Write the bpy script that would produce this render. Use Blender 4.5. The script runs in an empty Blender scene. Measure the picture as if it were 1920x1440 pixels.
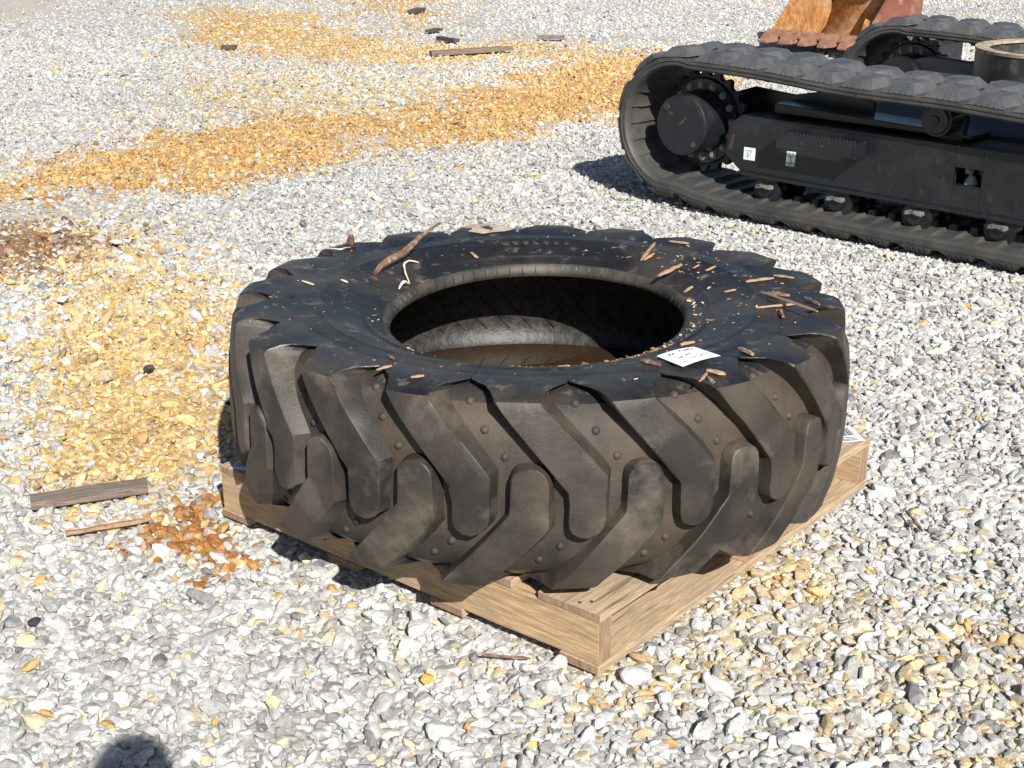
import bpy, bmesh, math, random
import numpy as np
from mathutils import Vector, Matrix, Euler
R = math.radians
rnd = random.Random(7)
rng = np.random.default_rng(11)

# ------------------------------------------------------------------ camera, sky, sun, exposure
scene = bpy.context.scene
COL = scene.collection
CAM_H = 1.353; PITCH = R(20.13); FPX = 2590.0
cam_d = bpy.data.cameras.new('camera'); cam = bpy.data.objects.new('camera', cam_d); COL.objects.link(cam)
cam_d.sensor_width = 36; cam_d.lens = 36 * FPX / 1920; cam_d.clip_start = 0.02; cam_d.clip_end = 2000
cam.matrix_world = Matrix.Translation((0, 0, CAM_H)) @ Matrix.Rotation(R(90) - PITCH, 4, 'X') @ Matrix.Rotation(R(0.22), 4, 'Z')
scene.camera = cam
SUN_EL = R(35.8); SUN_AZ = R(16.5)              # light travels forward and to the left of the view
TO_SUN = Vector((math.sin(SUN_AZ) * math.cos(SUN_EL), -math.cos(SUN_AZ) * math.cos(SUN_EL), math.sin(SUN_EL)))
world = bpy.data.worlds.new('World'); scene.world = world; world.use_nodes = True
wn = world.node_tree; wn.nodes.clear()
sky = wn.nodes.new('ShaderNodeTexSky'); sky.sky_type = 'NISHITA'; sky.sun_disc = False
sky.sun_elevation = SUN_EL; sky.sun_rotation = math.atan2(TO_SUN.x, TO_SUN.y)
bg = wn.nodes.new('ShaderNodeBackground'); bg.inputs[1].default_value = 0.05
wo = wn.nodes.new('ShaderNodeOutputWorld'); wn.links.new(sky.outputs[0], bg.inputs[0]); wn.links.new(bg.outputs[0], wo.inputs[0])
sun_d = bpy.data.lights.new('sun', 'SUN'); sun_d.energy = 4.8; sun_d.angle = R(0.55); sun_d.color = (1, .955, .88)
sun = bpy.data.objects.new('sun', sun_d); COL.objects.link(sun)
sun.rotation_euler = TO_SUN.to_track_quat('Z', 'Y').to_euler()
scene.view_settings.view_transform = 'Standard'; scene.view_settings.look = 'None'
scene.view_settings.exposure = 0.7; scene.view_settings.gamma = 1

# ------------------------------------------------------------------ helpers
def ray(px, py):
    v = Vector(((px - 960) / FPX, (720 - py) / FPX, -1)); return cam.matrix_world.to_3x3() @ v
def at_z(px, py, z=0.0):
    d = ray(px, py); t = (z - CAM_H) / d.z; return Vector((0, 0, CAM_H)) + d * t

class MB:
    def __init__(s): s.v = []; s.f = []; s.m = []
    def add(s, verts, faces, mi=0):
        o = len(s.v); s.v += [tuple(p) for p in verts]; s.f += [tuple(i + o for i in f) for f in faces]; s.m += [mi] * len(faces); return s
    def box(s, c, d, M=None, mi=0, ch=0.0):
        x, y, z = d[0] / 2, d[1] / 2, d[2] / 2; C = Vector(c)
        P = [Vector((a * x, b * y, e * z)) for e in (-1, 1) for b in (-1, 1) for a in (-1, 1)]
        if M is not None: P = [M @ p for p in P]
        return s.add([C + p for p in P], [(0, 2, 3, 1), (4, 5, 7, 6), (0, 1, 5, 4), (2, 6, 7, 3), (0, 4, 6, 2), (1, 3, 7, 5)], mi)
    def prism(s, poly, fn, h0, h1, mi=0):
        n = len(poly); V = [fn(a, b, h0) for a, b in poly] + [fn(a, b, h1) for a, b in poly]
        F = [tuple(range(n))[::-1], tuple(range(n, 2 * n))] + [(i, (i + 1) % n, n + (i + 1) % n, n + i) for i in range(n)]
        return s.add(V, F, mi)
    def cyl(s, c0, c1, r0, r1=None, n=20, mi=0, caps=True):
        r1 = r0 if r1 is None else r1; c0 = Vector(c0); c1 = Vector(c1); ax = (c1 - c0).normalized()
        a = ax.orthogonal().normalized(); b = ax.cross(a)
        V = []
        for c, r in ((c0, r0), (c1, r1)):
            V += [c + (a * math.cos(t) + b * math.sin(t)) * r for t in [2 * math.pi * k / n for k in range(n)]]
        F = [(i, (i + 1) % n, n + (i + 1) % n, n + i) for i in range(n)]
        if caps: F += [tuple(range(n))[::-1], tuple(range(n, 2 * n))]
        return s.add(V, F, mi)
    def tube(s, pts, rad, n=8, mi=0):
        pts = [Vector(p) for p in pts]; rad = [rad] * len(pts) if not hasattr(rad, '__len__') else rad
        V = []; 
        for i, p in enumerate(pts):
            t = (pts[min(i + 1, len(pts) - 1)] - pts[max(i - 1, 0)]).normalized()
            a = t.cross(Vector((0, 0, 1))); a = a.normalized() if a.length > 1e-4 else Vector((1, 0, 0)); b = a.cross(t)
            V += [p + (a * math.cos(q) + b * math.sin(q)) * rad[i] for q in [2 * math.pi * k / n for k in range(n)]]
        F = []
        for i in range(len(pts) - 1):
            F += [(i * n + k, i * n + (k + 1) % n, (i + 1) * n + (k + 1) % n, (i + 1) * n + k) for k in range(n)]
        F += [tuple(range(n))[::-1], tuple(range((len(pts) - 1) * n, len(pts) * n))]
        return s.add(V, F, mi)
    def mesh(s, name):
        me = bpy.data.meshes.new(name); me.from_pydata(s.v, [], s.f); me.polygons.foreach_set('material_index', s.m)
        bm = bmesh.new(); bm.from_mesh(me); bmesh.ops.recalc_face_normals(bm, faces=bm.faces); bm.to_mesh(me); bm.free()
        me.update(); return me
    def build(s, name, mats, parent=None, smooth=None, bevel=0.0):
        me = s.mesh(name)
        for m in (mats if isinstance(mats, (list, tuple)) else [mats]): me.materials.append(m)
        return link(name, me, parent, smooth, bevel)

def link(name, me, parent=None, smooth=None, bevel=0.0):
    if smooth:
        me.polygons.foreach_set('use_smooth', [True] * len(me.polygons))
        me.set_sharp_from_angle(angle=R(smooth))
    o = bpy.data.objects.new(name, me); COL.objects.link(o)
    if parent: o.parent = parent
    if bevel:
        b = o.modifiers.new('bevel', 'BEVEL'); b.width = bevel; b.segments = 2; b.limit_method = 'ANGLE'; b.angle_limit = R(35)
    return o
def tag(o, label=None, cat=None, group=None, kind=None):
    for k, v in (('label', label), ('category', cat), ('group', group), ('kind', kind)):
        if v: o[k] = v
    return o
def empty(name, loc=(0, 0, 0), parent=None):
    o = bpy.data.objects.new(name, None); COL.objects.link(o); o.location = loc; o.empty_display_size = .1
    if parent: o.parent = parent
    return o
def copy_tree(o, parent=None, M=None):
    c = o.copy(); COL.objects.link(c); c.parent = parent
    if M is not None: c.matrix_basis = M @ o.matrix_basis
    for ch in list(o.children): copy_tree(ch, c)
    return c

# ------------------------------------------------------------------ materials
def mat(name, base=(.5, .5, .5), rough=.8, dirt=None, dscale=6., dlo=.45, dhi=.65, var=.25, vscale=12., bump=0., bscale=60.,
        metal=0., spec=.5, stretch=None, coords='world', dirt2=None, d2=(2.5, .55, .7), detail=6, crack=None):
    m = bpy.data.materials.new(name); m.use_nodes = True; nt = m.node_tree; N = nt.nodes; L = nt.links
    b = N['Principled BSDF']; b.inputs['Roughness'].default_value = rough; b.inputs['Metallic'].default_value = metal
    b.inputs['Specular IOR Level'].default_value = spec
    src = N.new('ShaderNodeNewGeometry').outputs['Position'] if coords == 'world' and not stretch else N.new('ShaderNodeTexCoord').outputs['Object']
    if stretch:
        mp = N.new('ShaderNodeMapping'); mp.inputs['Scale'].default_value = stretch; L.new(src, mp.inputs[0]); vsrc = mp.outputs[0]
    else: vsrc = src
    def noise(s, sc, det=detail):
        n = N.new('ShaderNodeTexNoise'); n.inputs['Scale'].default_value = sc; n.inputs['Detail'].default_value = det
        n.inputs['Roughness'].default_value = .62; L.new(s, n.inputs['Vector']); return n.outputs[0]
    nv = noise(vsrc, vscale)
    mr = N.new('ShaderNodeMapRange'); mr.inputs[1].default_value = .3; mr.inputs[2].default_value = .7
    mr.inputs[3].default_value = 1 - var; mr.inputs[4].default_value = 1 + var; L.new(nv, mr.inputs[0])
    mx = N.new('ShaderNodeMix'); mx.data_type = 'RGBA'; mx.blend_type = 'MULTIPLY'; mx.inputs[0].default_value = 1
    mx.inputs[6].default_value = (*base, 1); L.new(mr.outputs[0], mx.inputs[7]); out = mx.outputs[2]
    for qi, (dc, (sc, lo, hi)) in enumerate(((dirt, (dscale, dlo, dhi)), (dirt2, d2))):
        if dc is None: continue
        nd = noise(vsrc if stretch and qi == 0 else src, sc, 9); r2 = N.new('ShaderNodeMapRange'); r2.inputs[1].default_value = lo; r2.inputs[2].default_value = hi; L.new(nd, r2.inputs[0])
        m2 = N.new('ShaderNodeMix'); m2.data_type = 'RGBA'; L.new(r2.outputs[0], m2.inputs[0]); L.new(out, m2.inputs[6]); m2.inputs[7].default_value = (*dc, 1)
        out = m2.outputs[2]
    if crack:
        mp2 = N.new('ShaderNodeMapping'); mp2.inputs['Scale'].default_value = crack; L.new(src, mp2.inputs[0]); nc = noise(mp2.outputs[0], 3.2, 3)
        r3 = N.new('ShaderNodeMapRange'); r3.inputs[1].default_value = .645; r3.inputs[2].default_value = .69; r3.inputs[4].default_value = .75; L.new(nc, r3.inputs[0])
        m3 = N.new('ShaderNodeMix'); m3.data_type = 'RGBA'; L.new(r3.outputs[0], m3.inputs[0]); L.new(out, m3.inputs[6]); m3.inputs[7].default_value = (base[0] * .3, base[1] * .26, base[2] * .24, 1); out = m3.outputs[2]
    L.new(out, b.inputs['Base Color'])
    if bump:
        bp = N.new('ShaderNodeBump'); bp.inputs['Strength'].default_value = bump; bp.inputs['Distance'].default_value = .004
        L.new(noise(vsrc, bscale, 4), bp.inputs['Height']); L.new(bp.outputs[0], b.inputs['Normal'])
    return m
M = {}
M['side'] = mat('rubber_sidewall', (.013, .0132, .0155), .37, dirt=(.05, .043, .036), dscale=5, dlo=.44, dhi=.66, dirt2=(.17, .15, .12), d2=(24, .58, .76), bump=.35, bscale=90, spec=.4)
M['tread'] = mat('rubber_tread', (.019, .0165, .015), .58, dirt=(.056, .043, .033), dscale=6, dlo=.38, dhi=.64, dirt2=(.125, .104, .082), d2=(7, .53, .74), bump=.25, bscale=160)
M['groove'] = mat('rubber_groove', (.022, .0185, .016), .7, dirt=(.064, .048, .035), dscale=8, dlo=.35, dhi=.62, bump=.3, bscale=110)
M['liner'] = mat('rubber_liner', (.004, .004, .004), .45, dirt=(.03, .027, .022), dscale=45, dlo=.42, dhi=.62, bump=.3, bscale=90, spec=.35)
M['bead'] = mat('rubber_bead', (.028, .027, .024), .6, dirt=(.10, .09, .07), dscale=10, dlo=.42, dhi=.75, bump=.3)
M['wood'] = mat('pallet_wood', (.48, .335, .195), .8, dirt=(.27, .175, .095), dscale=5, dlo=.45, dhi=.7, var=.3, vscale=9, stretch=(2.0, 26, 26), bump=.5, bscale=22, crack=(1.1, 22, 22), dirt2=(.33, .25, .18), d2=(3, .5, .7))
M['wood_b'] = mat('pallet_wood_grey', (.46, .34, .22), .82, dirt=(.27, .19, .13), dscale=6, dlo=.45, dhi=.7, var=.3, vscale=9, stretch=(26, 2.0, 26), bump=.5, bscale=22, crack=(22, 1.1, 22), dirt2=(.36, .29, .22), d2=(4, .5, .7))
M['wood_end'] = mat('pallet_end_grain', (.26, .175, .11), .85, var=.35, vscale=40, stretch=(3, 3, .6), bump=.4)
M['old'] = mat('weathered_wood', (.20, .16, .13), .88, dirt=(.10, .078, .064), dscale=9, dlo=.45, dhi=.7, var=.35, vscale=8, stretch=(2, 30, 30), bump=.7, bscale=14, crack=(3, 40, 40))
M['dark_old'] = mat('dark_weathered_wood', (.075, .062, .052), .9, var=.3, vscale=20)
M['stamp'] = mat('burnt_stamp', (.05, .028, .016), .85)
M['nail'] = mat('nail', (.06, .045, .04), .6)
M['splinter'] = mat('splinter_wood', (.34, .215, .125), .8, var=.35, vscale=60, dirt=(.2, .11, .06), dscale=60, dlo=.5, dhi=.7)
M['bark'] = mat('bark', (.15, .085, .055), .85, var=.45, vscale=60, dirt=(.3, .2, .14), dscale=70, dlo=.5, dhi=.66, bump=.6)
M['straw'] = mat('dry_grass', (.62, .55, .42), .7, var=.15)
M['paint'] = mat('black_paint', (.010, .0118, .015), .33, dirt=(.024, .025, .027), dscale=6, dlo=.5, dhi=.75, dirt2=(.05, .049, .048), d2=(30, .60, .78), var=.2)
M['paintb'] = mat('black_paint_gloss', (.010, .012, .016), .25, dirt=(.03, .032, .034), dscale=8, dlo=.55, dhi=.8)
M['track'] = mat('track_rubber', (.034, .035, .037), .62, dirt=(.075, .07, .062), dscale=7, dlo=.4, dhi=.72, var=.25, bump=.3, bscale=80)
M['lug'] = mat('track_lug_rubber', (.058, .061, .068), .5, dirt=(.105, .104, .10), dscale=11, dlo=.4, dhi=.75, bump=.25, bscale=90)
M['bolt'] = mat('zinc_bolt', (.20, .23, .235), .4, metal=.3, var=.2)
M['steel'] = mat('bright_steel', (.6, .6, .58), .3, metal=.9, dirt=(.3, .24, .18), dscale=30)
M['ring'] = mat('ring_steel', (.03, .03, .032), .5, dirt=(.12, .11, .1), dscale=14, dlo=.5, dhi=.7)
M['rusttop'] = mat('rusty_flange', (.30, .21, .14), .8, dirt=(.45, .40, .33), dscale=25, dlo=.45, dhi=.6, var=.35)
M['rust'] = mat('bucket_rust', (.40, .205, .075), .85, dirt=(.27, .11, .035), dscale=16, dlo=.42, dhi=.6, dirt2=(.42, .30, .18), d2=(3.5, .53, .66), var=.4, vscale=40, bump=.6)
M['redp'] = mat('bucket_red', (.19, .066, .044), .7, dirt=(.30, .20, .14), dscale=5, dlo=.55, dhi=.7, var=.25)
M['tooth'] = mat('bucket_tooth', (.27, .135, .085), .8, dirt=(.16, .08, .055), dscale=14, dlo=.45, dhi=.65, var=.3)
M['pad'] = mat('cast_pad', (.17, .16, .145), .6, dirt=(.05, .05, .05), dscale=40)
M['white'] = mat('paper', (.78, .80, .82), .75, var=.04)
M['ink'] = mat('ink', (.05, .05, .07), .7)
M['stickw'] = mat('sticker_white', (.72, .78, .74), .5, var=.05)
M['stickg'] = mat('sticker_green', (.03, .22, .12), .5)
M['stickgrey'] = mat('sticker_grey', (.35, .42, .43), .5)
M['yellow'] = mat('label_yellow', (.55, .38, .06), .5)
M['cloth'] = mat('dark_clothing', (.03, .035, .05), .9)
M['skin'] = mat('skin', (.4, .24, .17), .6)
M['hair'] = mat('hair', (.03, .02, .015), .7)
def water_mat():
    m = bpy.data.materials.new('murky_water'); m.use_nodes = True; b = m.node_tree.nodes['Principled BSDF']
    b.inputs['Base Color'].default_value = (.035, .022, .012, 1); b.inputs['Roughness'].default_value = .05; b.inputs['IOR'].default_value = 1.33
    return m
M['water'] = water_mat()

# ------------------------------------------------------------------ ground and gravel
def vnoise(x, y, s, seed):
    g = np.random.default_rng(seed).random((256, 256)); X = x / s; Y = y / s
    i = np.floor(X).astype(int); j = np.floor(Y).astype(int); a = X - i; b = Y - j; a = a * a * (3 - 2 * a); b = b * b * (3 - 2 * b)
    q = lambda di, dj: g[(i + di) % 256, (j + dj) % 256]
    return (q(0, 0) * (1 - a) + q(1, 0) * a) * (1 - b) + (q(0, 1) * (1 - a) + q(1, 1) * a) * b
def fbm(x, y, s, seed): return (vnoise(x, y, s, seed) + .5 * vnoise(x, y, s / 2.1, seed + 1) + .25 * vnoise(x, y, s / 4.3, seed + 2)) / 1.75
def inpoly(x, y, P):
    r = np.zeros(x.shape, bool); n = len(P)
    for k in range(n):
        x1, y1 = P[k]; x2, y2 = P[(k + 1) % n]
        c = ((y1 > y) != (y2 > y)) & (x < (x2 - x1) * (y - y1) / (y2 - y1 + 1e-12) + x1); r ^= c
    return r
# mineral stains on the yard: outline, strength, hue (0 yellow .. 1 orange), softness
ST = [
 ([(0,338),(90,305),(200,272),(330,252),(400,235),(470,215),(560,213),(700,205),(820,192),(900,155),(1000,132),(1150,100),(1260,88),(1400,150),(1160,216),(1100,222),(1000,240),(900,256),(800,280),(740,272),(690,252),(620,252),(650,285),(560,322),(450,347),(300,357),(150,362),(0,378),(-250,420),(-250,380)], .93, .72, .8),
 ([(330,140),(520,132),(700,140),(930,150),(820,192),(560,212),(420,218),(350,190)], .62, .15, 2.2),
 ([(330,18),(420,10),(560,25),(620,58),(760,84),(900,80),(1050,73),(1170,92),(1110,112),(960,100),(800,118),(650,108),(560,105),(450,92),(380,62)], .85, .6, 1.),
 ([(620,-10),(790,-10),(800,30),(818,55),(780,62),(740,40)], .93, .7, 1.),
 ([(0,430),(120,415),(220,425),(260,470),(330,500),(440,560),(445,660),(425,800),(420,870),(330,885),(250,905),(180,945),(110,920),(80,870),(120,800),(40,780),(60,730),(20,650),(120,600),(80,530),(0,512),(-250,520),(-250,440)], .74, .45, 1.2),
 ([(200,600),(440,620),(425,800),(330,870),(110,890),(150,800)], .5, .35, 1.),
 ([(-200,432),(110,425),(150,470),(90,512),(-200,516)], .8, 1.55, .8),
 ([(350,920),(400,912),(395,960),(420,995),(470,1040),(455,1060),(395,1072),(330,1040),(215,1015),(260,985),(330,965)], .97, 1.1, .5),
 ([(110,1000),(330,960),(420,900),(300,900),(160,960)], .4, .4, .8),
 ([(1480,1000),(1390,1050),(1330,1105),(1280,1145),(1180,1215),(1120,1262),(1020,1240),(1060,1330),(1250,1310),(1450,1345),(1700,1460),(2100,1460),(2100,1200),(1830,1150),(1750,1180),(1640,1080),(1560,1010)], .36, .2, 1.2),
 ([(1380,1060),(1530,1030),(1560,1100),(1440,1140),(1330,1130)], .35, .5, .7),
 ([(1760,1150),(1880,1160),(1890,1230),(1790,1220)], .4, .7, .7),
 ([(1080,1240),(1280,1230),(1300,1320),(1090,1330)], .3, .5, .7),
 ([(480,1030),(800,1110),(1050,1230),(1000,1290),(700,1200),(450,1130)], .16, .05, 1.),
]
DU = [
 ([(-200,378),(190,368),(290,384),(340,400),(170,418),(-200,428)], 1.),
 ([(600,254),(690,258),(780,284),(700,292),(630,290)], .9), ([(-200,-20),(170,-20),(110,34),(-200,44)], 1.),
 ([(950,66),(1160,80),(1170,98),(1000,86)], .8), ([(690,120),(820,120),(900,160),(760,150)], .5), ([(330,225),(420,215),(400,240),(300,255)], .8),
 ([(560,105),(830,118),(760,130),(560,118)], .7), ([(800,30),(960,40),(900,60),(810,56)], .5)]
def togr(P): return [(lambda v: (v.x, v.y))(at_z(*p)) for p in P]
ST = [(togr(p), a, h, s) for p, a, h, s in ST]; DU = [(togr(p), a) for p, a in DU]
def stain_at(x, y, jit, gen):
    n1 = fbm(x, y, .35, 3) - .5; n2 = fbm(x, y, .35, 9) - .5
    s = np.zeros(x.shape); h = np.zeros(x.shape); d = np.zeros(x.shape)
    sc = .02 + .017 * np.maximum(y - 1.5, 0)
    for P, a, hue, so in ST:
        jx = gen.normal(size=x.shape) * sc * jit * so * 1.6 + n1 * sc * 4; jy = gen.normal(size=x.shape) * sc * jit * so * 2.4 + n2 * sc * 6
        m = inpoly(x + jx, y + jy, P); s = np.where(m, 1 - (1 - s) * (1 - a), s); h = np.where(m, np.maximum(h, hue), h)
    for P, a in DU:
        jx = gen.normal(size=x.shape) * sc * jit * 1.2 + n2 * sc * 4; jy = gen.normal(size=x.shape) * sc * jit * 2 + n1 * sc * 6
        d = np.where(inpoly(x + jx, y + jy, P), np.maximum(d, a), d)
    return s, h, d
def lerp(a, b, t): return a + (b - a) * t[:, None]
YEL = np.array([.56, .43, .19]); ORG = np.array([.475, .262, .072]); RUS = np.array([.275, .098, .018]); BRN = np.array([.21, .145, .09])
def hue_col(h):
    c = lerp(np.tile(YEL, (len(h), 1)), np.tile(ORG, (len(h), 1)), np.clip(h, 0, 1)); c = lerp(c, np.tile(RUS, (len(h), 1)), np.clip((h - .8) / .4, 0, 1)); return lerp(c, np.tile(BRN, (len(h), 1)), np.clip((h - 1.3) / .3, 0, 1))

# pallet frame, needed to keep stones from poking through its boards
PA = R(39.3); PN = Vector((.1586, 2.1642, 0)); DL = Vector((-math.cos(PA), math.sin(PA), 0)); DR = Vector((math.sin(PA), math.cos(PA), 0)); PLA, PLB = 1.045, 1.08
MA = Vector((.6547, 5.985, 0)); MU = Vector((.7273, -.6863, 0)); MW = Vector((.6863, .7273, 0))   # undercarriage frame

def gmat():
    m = bpy.data.materials.new('fine_gravel_ground'); m.use_nodes = True; nt = m.node_tree; N = nt.nodes; L = nt.links; b = N['Principled BSDF']
    b.inputs['Roughness'].default_value = .9
    at = N.new('ShaderNodeAttribute'); at.attribute_name = 'col'; g = N.new('ShaderNodeNewGeometry')
    vo = N.new('ShaderNodeTexVoronoi'); vo.inputs['Scale'].default_value = 62; L.new(g.outputs['Position'], vo.inputs['Vector'])
    hs = N.new('ShaderNodeSeparateColor'); L.new(vo.outputs['Color'], hs.inputs[0])
    mr = N.new('ShaderNodeMapRange'); mr.inputs[3].default_value = .66; mr.inputs[4].default_value = 1.26; L.new(hs.outputs[0], mr.inputs[0])
    mx = N.new('ShaderNodeMix'); mx.data_type = 'RGBA'; mx.blend_type = 'MULTIPLY'; mx.inputs[0].default_value = 1
    L.new(at.outputs['Color'], mx.inputs[6]); L.new(mr.outputs[0], mx.inputs[7]); L.new(mx.outputs[2], b.inputs['Base Color'])
    bp = N.new('ShaderNodeBump'); bp.inputs['Strength'].default_value = .8; bp.inputs['Distance'].default_value = .006; bp.invert = True
    L.new(vo.outputs['Distance'], bp.inputs['Height']); L.new(bp.outputs[0], b.inputs['Normal'])
    return m
def build_ground():
    far = [30, 45, 70, 110, 180, 300, 600]
    xs = np.concatenate([[-f for f in far[::-1]], np.arange(-8, 11, .07), far]); ys = np.concatenate([[-f for f in far[::-1]], [-10, -4, -1], np.arange(.6, 20, .07), [24], far])
    X, Y = np.meshgrid(xs, ys); x = X.ravel(); y = Y.ravel()
    z = -.0105 + .012 * (fbm(x, y, .8, 21) - .5) * (np.abs(x) < 20)
    V = np.stack([x, y, z], 1); nx, ny = len(xs), len(ys)
    i = np.arange(nx * ny).reshape(ny, nx); F = np.stack([i[:-1, :-1], i[:-1, 1:], i[1:, 1:], i[1:, :-1]], -1).reshape(-1, 4)
    me = bpy.data.meshes.new('ground'); me.from_pydata(V.tolist(), [], F.tolist())
    s, h, d = stain_at(x, y, .3, np.random.default_rng(5))
    c = np.tile(np.array([.40, .397, .385]), (len(x), 1)) * (.85 + .3 * fbm(x, y, .5, 40))[:, None]
    c = lerp(c, hue_col(h) * .92, np.clip(s * 1.1, 0, 1)); c = lerp(c, np.tile(np.array([.43, .395, .345]), (len(x), 1)), d * .9)
    ca = me.color_attributes.new('col', 'FLOAT_COLOR', 'POINT'); ca.data.foreach_set('color', np.concatenate([c, np.ones((len(c), 1))], 1).ravel())
    me.materials.append(gmat()); o = link('ground', me, smooth=60); tag(o, 'pale compacted fine gravel yard floor under the loose stones', 'ground', kind='structure')
build_ground()

def stone_mat(attr_type='INSTANCER'):
    m = bpy.data.materials.new('crushed_stone'); m.use_nodes = True; nt = m.node_tree; N = nt.nodes; L = nt.links; b = N['Principled BSDF']
    b.inputs['Roughness'].default_value = .78; b.inputs['Specular IOR Level'].default_value = .35
    at = N.new('ShaderNodeAttribute'); at.attribute_name = 'col'; at.attribute_type = attr_type
    g = N.new('ShaderNodeNewGeometry')
    n1 = N.new('ShaderNodeTexNoise'); n1.inputs['Scale'].default_value = 75; n1.inputs['Detail'].default_value = 5; n1.inputs['Roughness'].default_value = .65; L.new(g.outputs['Position'], n1.inputs['Vector'])
    mr = N.new('ShaderNodeMapRange'); mr.inputs[1].default_value = .3; mr.inputs[2].default_value = .7; mr.inputs[3].default_value = .66; mr.inputs[4].default_value = 1.24; L.new(n1.outputs[0], mr.inputs[0])
    mx = N.new('ShaderNodeMix'); mx.data_type = 'RGBA'; mx.blend_type = 'MULTIPLY'; mx.inputs[0].default_value = 1
    L.new(at.outputs['Color'], mx.inputs[6]); L.new(mr.outputs[0], mx.inputs[7]); L.new(mx.outputs[2], b.inputs['Base Color'])
    bp = N.new('ShaderNodeBump'); bp.inputs['Strength'].default_value = .55; bp.inputs['Distance'].default_value = .003
    n2 = N.new('ShaderNodeTexNoise'); n2.inputs['Scale'].default_value = 240; n2.inputs['Detail'].default_value = 3; L.new(g.outputs['Position'], n2.inputs['Vector'])
    L.new(n2.outputs[0], bp.inputs['Height']); L.new(bp.outputs[0], b.inputs['Normal'])
    return m
M['stone'] = stone_mat()
def stone_mesh(seed, name='stone', sub=3):
    g = np.random.default_rng(seed); bm = bmesh.new(); bmesh.ops.create_icosphere(bm, subdivisions=sub, radius=1)
    n = g.normal(size=(9, 3)); n = np.concatenate([n, -n[:4] + g.normal(size=(4, 3)) * .35]); n /= np.linalg.norm(n, axis=1)[:, None]; dd = g.uniform(.5, .95, 13)
    for v in bm.verts:
        p = np.array(v.co); p /= np.linalg.norm(p); q = n @ p
        r = np.where(q > .05, dd / np.maximum(q, .05), 9.); r = min(1.15, -np.log(np.sum(np.exp(-60 * np.minimum(r, 2)))) / 60 + .01)
        v.co = Vector(p * r)
    me = bpy.data.meshes.new(name); bm.to_mesh(me); bm.free(); me.materials.append(M['stone'])
    me.polygons.foreach_set('use_smooth', [True] * len(me.polygons)); me.set_sharp_from_angle(angle=R(14)); return me
NV = 14
STONES = [stone_mesh(100 + k, 'stone', 3 if k < 8 else 2) for k in range(NV)]

def stone_cols(x, y, gen):
    n = len(x); s, h, d = stain_at(x, y, 1., gen)
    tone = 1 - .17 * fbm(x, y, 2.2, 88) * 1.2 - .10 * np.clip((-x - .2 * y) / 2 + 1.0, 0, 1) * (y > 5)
    L = np.clip(gen.normal(.452, .088, n), .19, .70) * (tone + .07); t = gen.normal(0, .012, n)
    c = np.stack([L * (1.0 + t), L * .997, L * (.972 - t)], 1)
    u = gen.random(n)
    c[u < .022] *= .5
    m = (u > .035) & (u < .09); c[m] = np.array([.56, .485, .34]) * gen.uniform(.75, 1.1, m.sum())[:, None]
    m = (u > .115) & (u < .122); c[m] = np.array([.56, .34, .12]) * gen.uniform(.75, 1.1, m.sum())[:, None]
    m = (u > .997) & (y > 3.2); c[m] = .05
    st = np.clip(s * gen.uniform(.6, 1.3, n) + (gen.random(n) < s * .7) * .4, 0, 1) * (gen.random(n) < .08 + s * 1.12)
    hh = h + gen.normal(0, .17, n); hc = hue_col(np.clip(hh, 0, 1.7)) * (L / .46)[:, None] ** .9
    c = lerp(c, hc, st * np.where(h > .9, .97, .92)); c = lerp(c, np.tile(np.array([.44, .405, .355]), (n, 1)) * (.8 + .4 * gen.random(n))[:, None], d * .85)
    return np.clip(c, .02, .85), s, d
def gravel_points():
    out = []
    # rings by distance: (y0, y1, spacing, mean size)
    for y0, y1, sp, sz in ((1.1, 3.2, .0134, .0190), (3.2, 5.2, .0148, .0192), (5.2, 8.5, .0178, .0198), (8.5, 12.5, .026, .0215), (12.5, 19.5, .042, .0235)):
        ys = np.arange(y0, y1, sp); 
        for yy in ys:
            hw = .40 * yy + (.75 if yy < 5.2 else 1.7); xs = np.arange(-hw, hw, sp); out.append(np.stack([xs, np.full_like(xs, yy), np.full_like(xs, sp), np.full_like(xs, sz)], 1))
    P = np.concatenate(out); n = len(P)
    P[:, 0] += rng.uniform(-.5, .5, n) * P[:, 2]; P[:, 1] += rng.uniform(-.5, .5, n) * P[:, 2]
    return P
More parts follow.
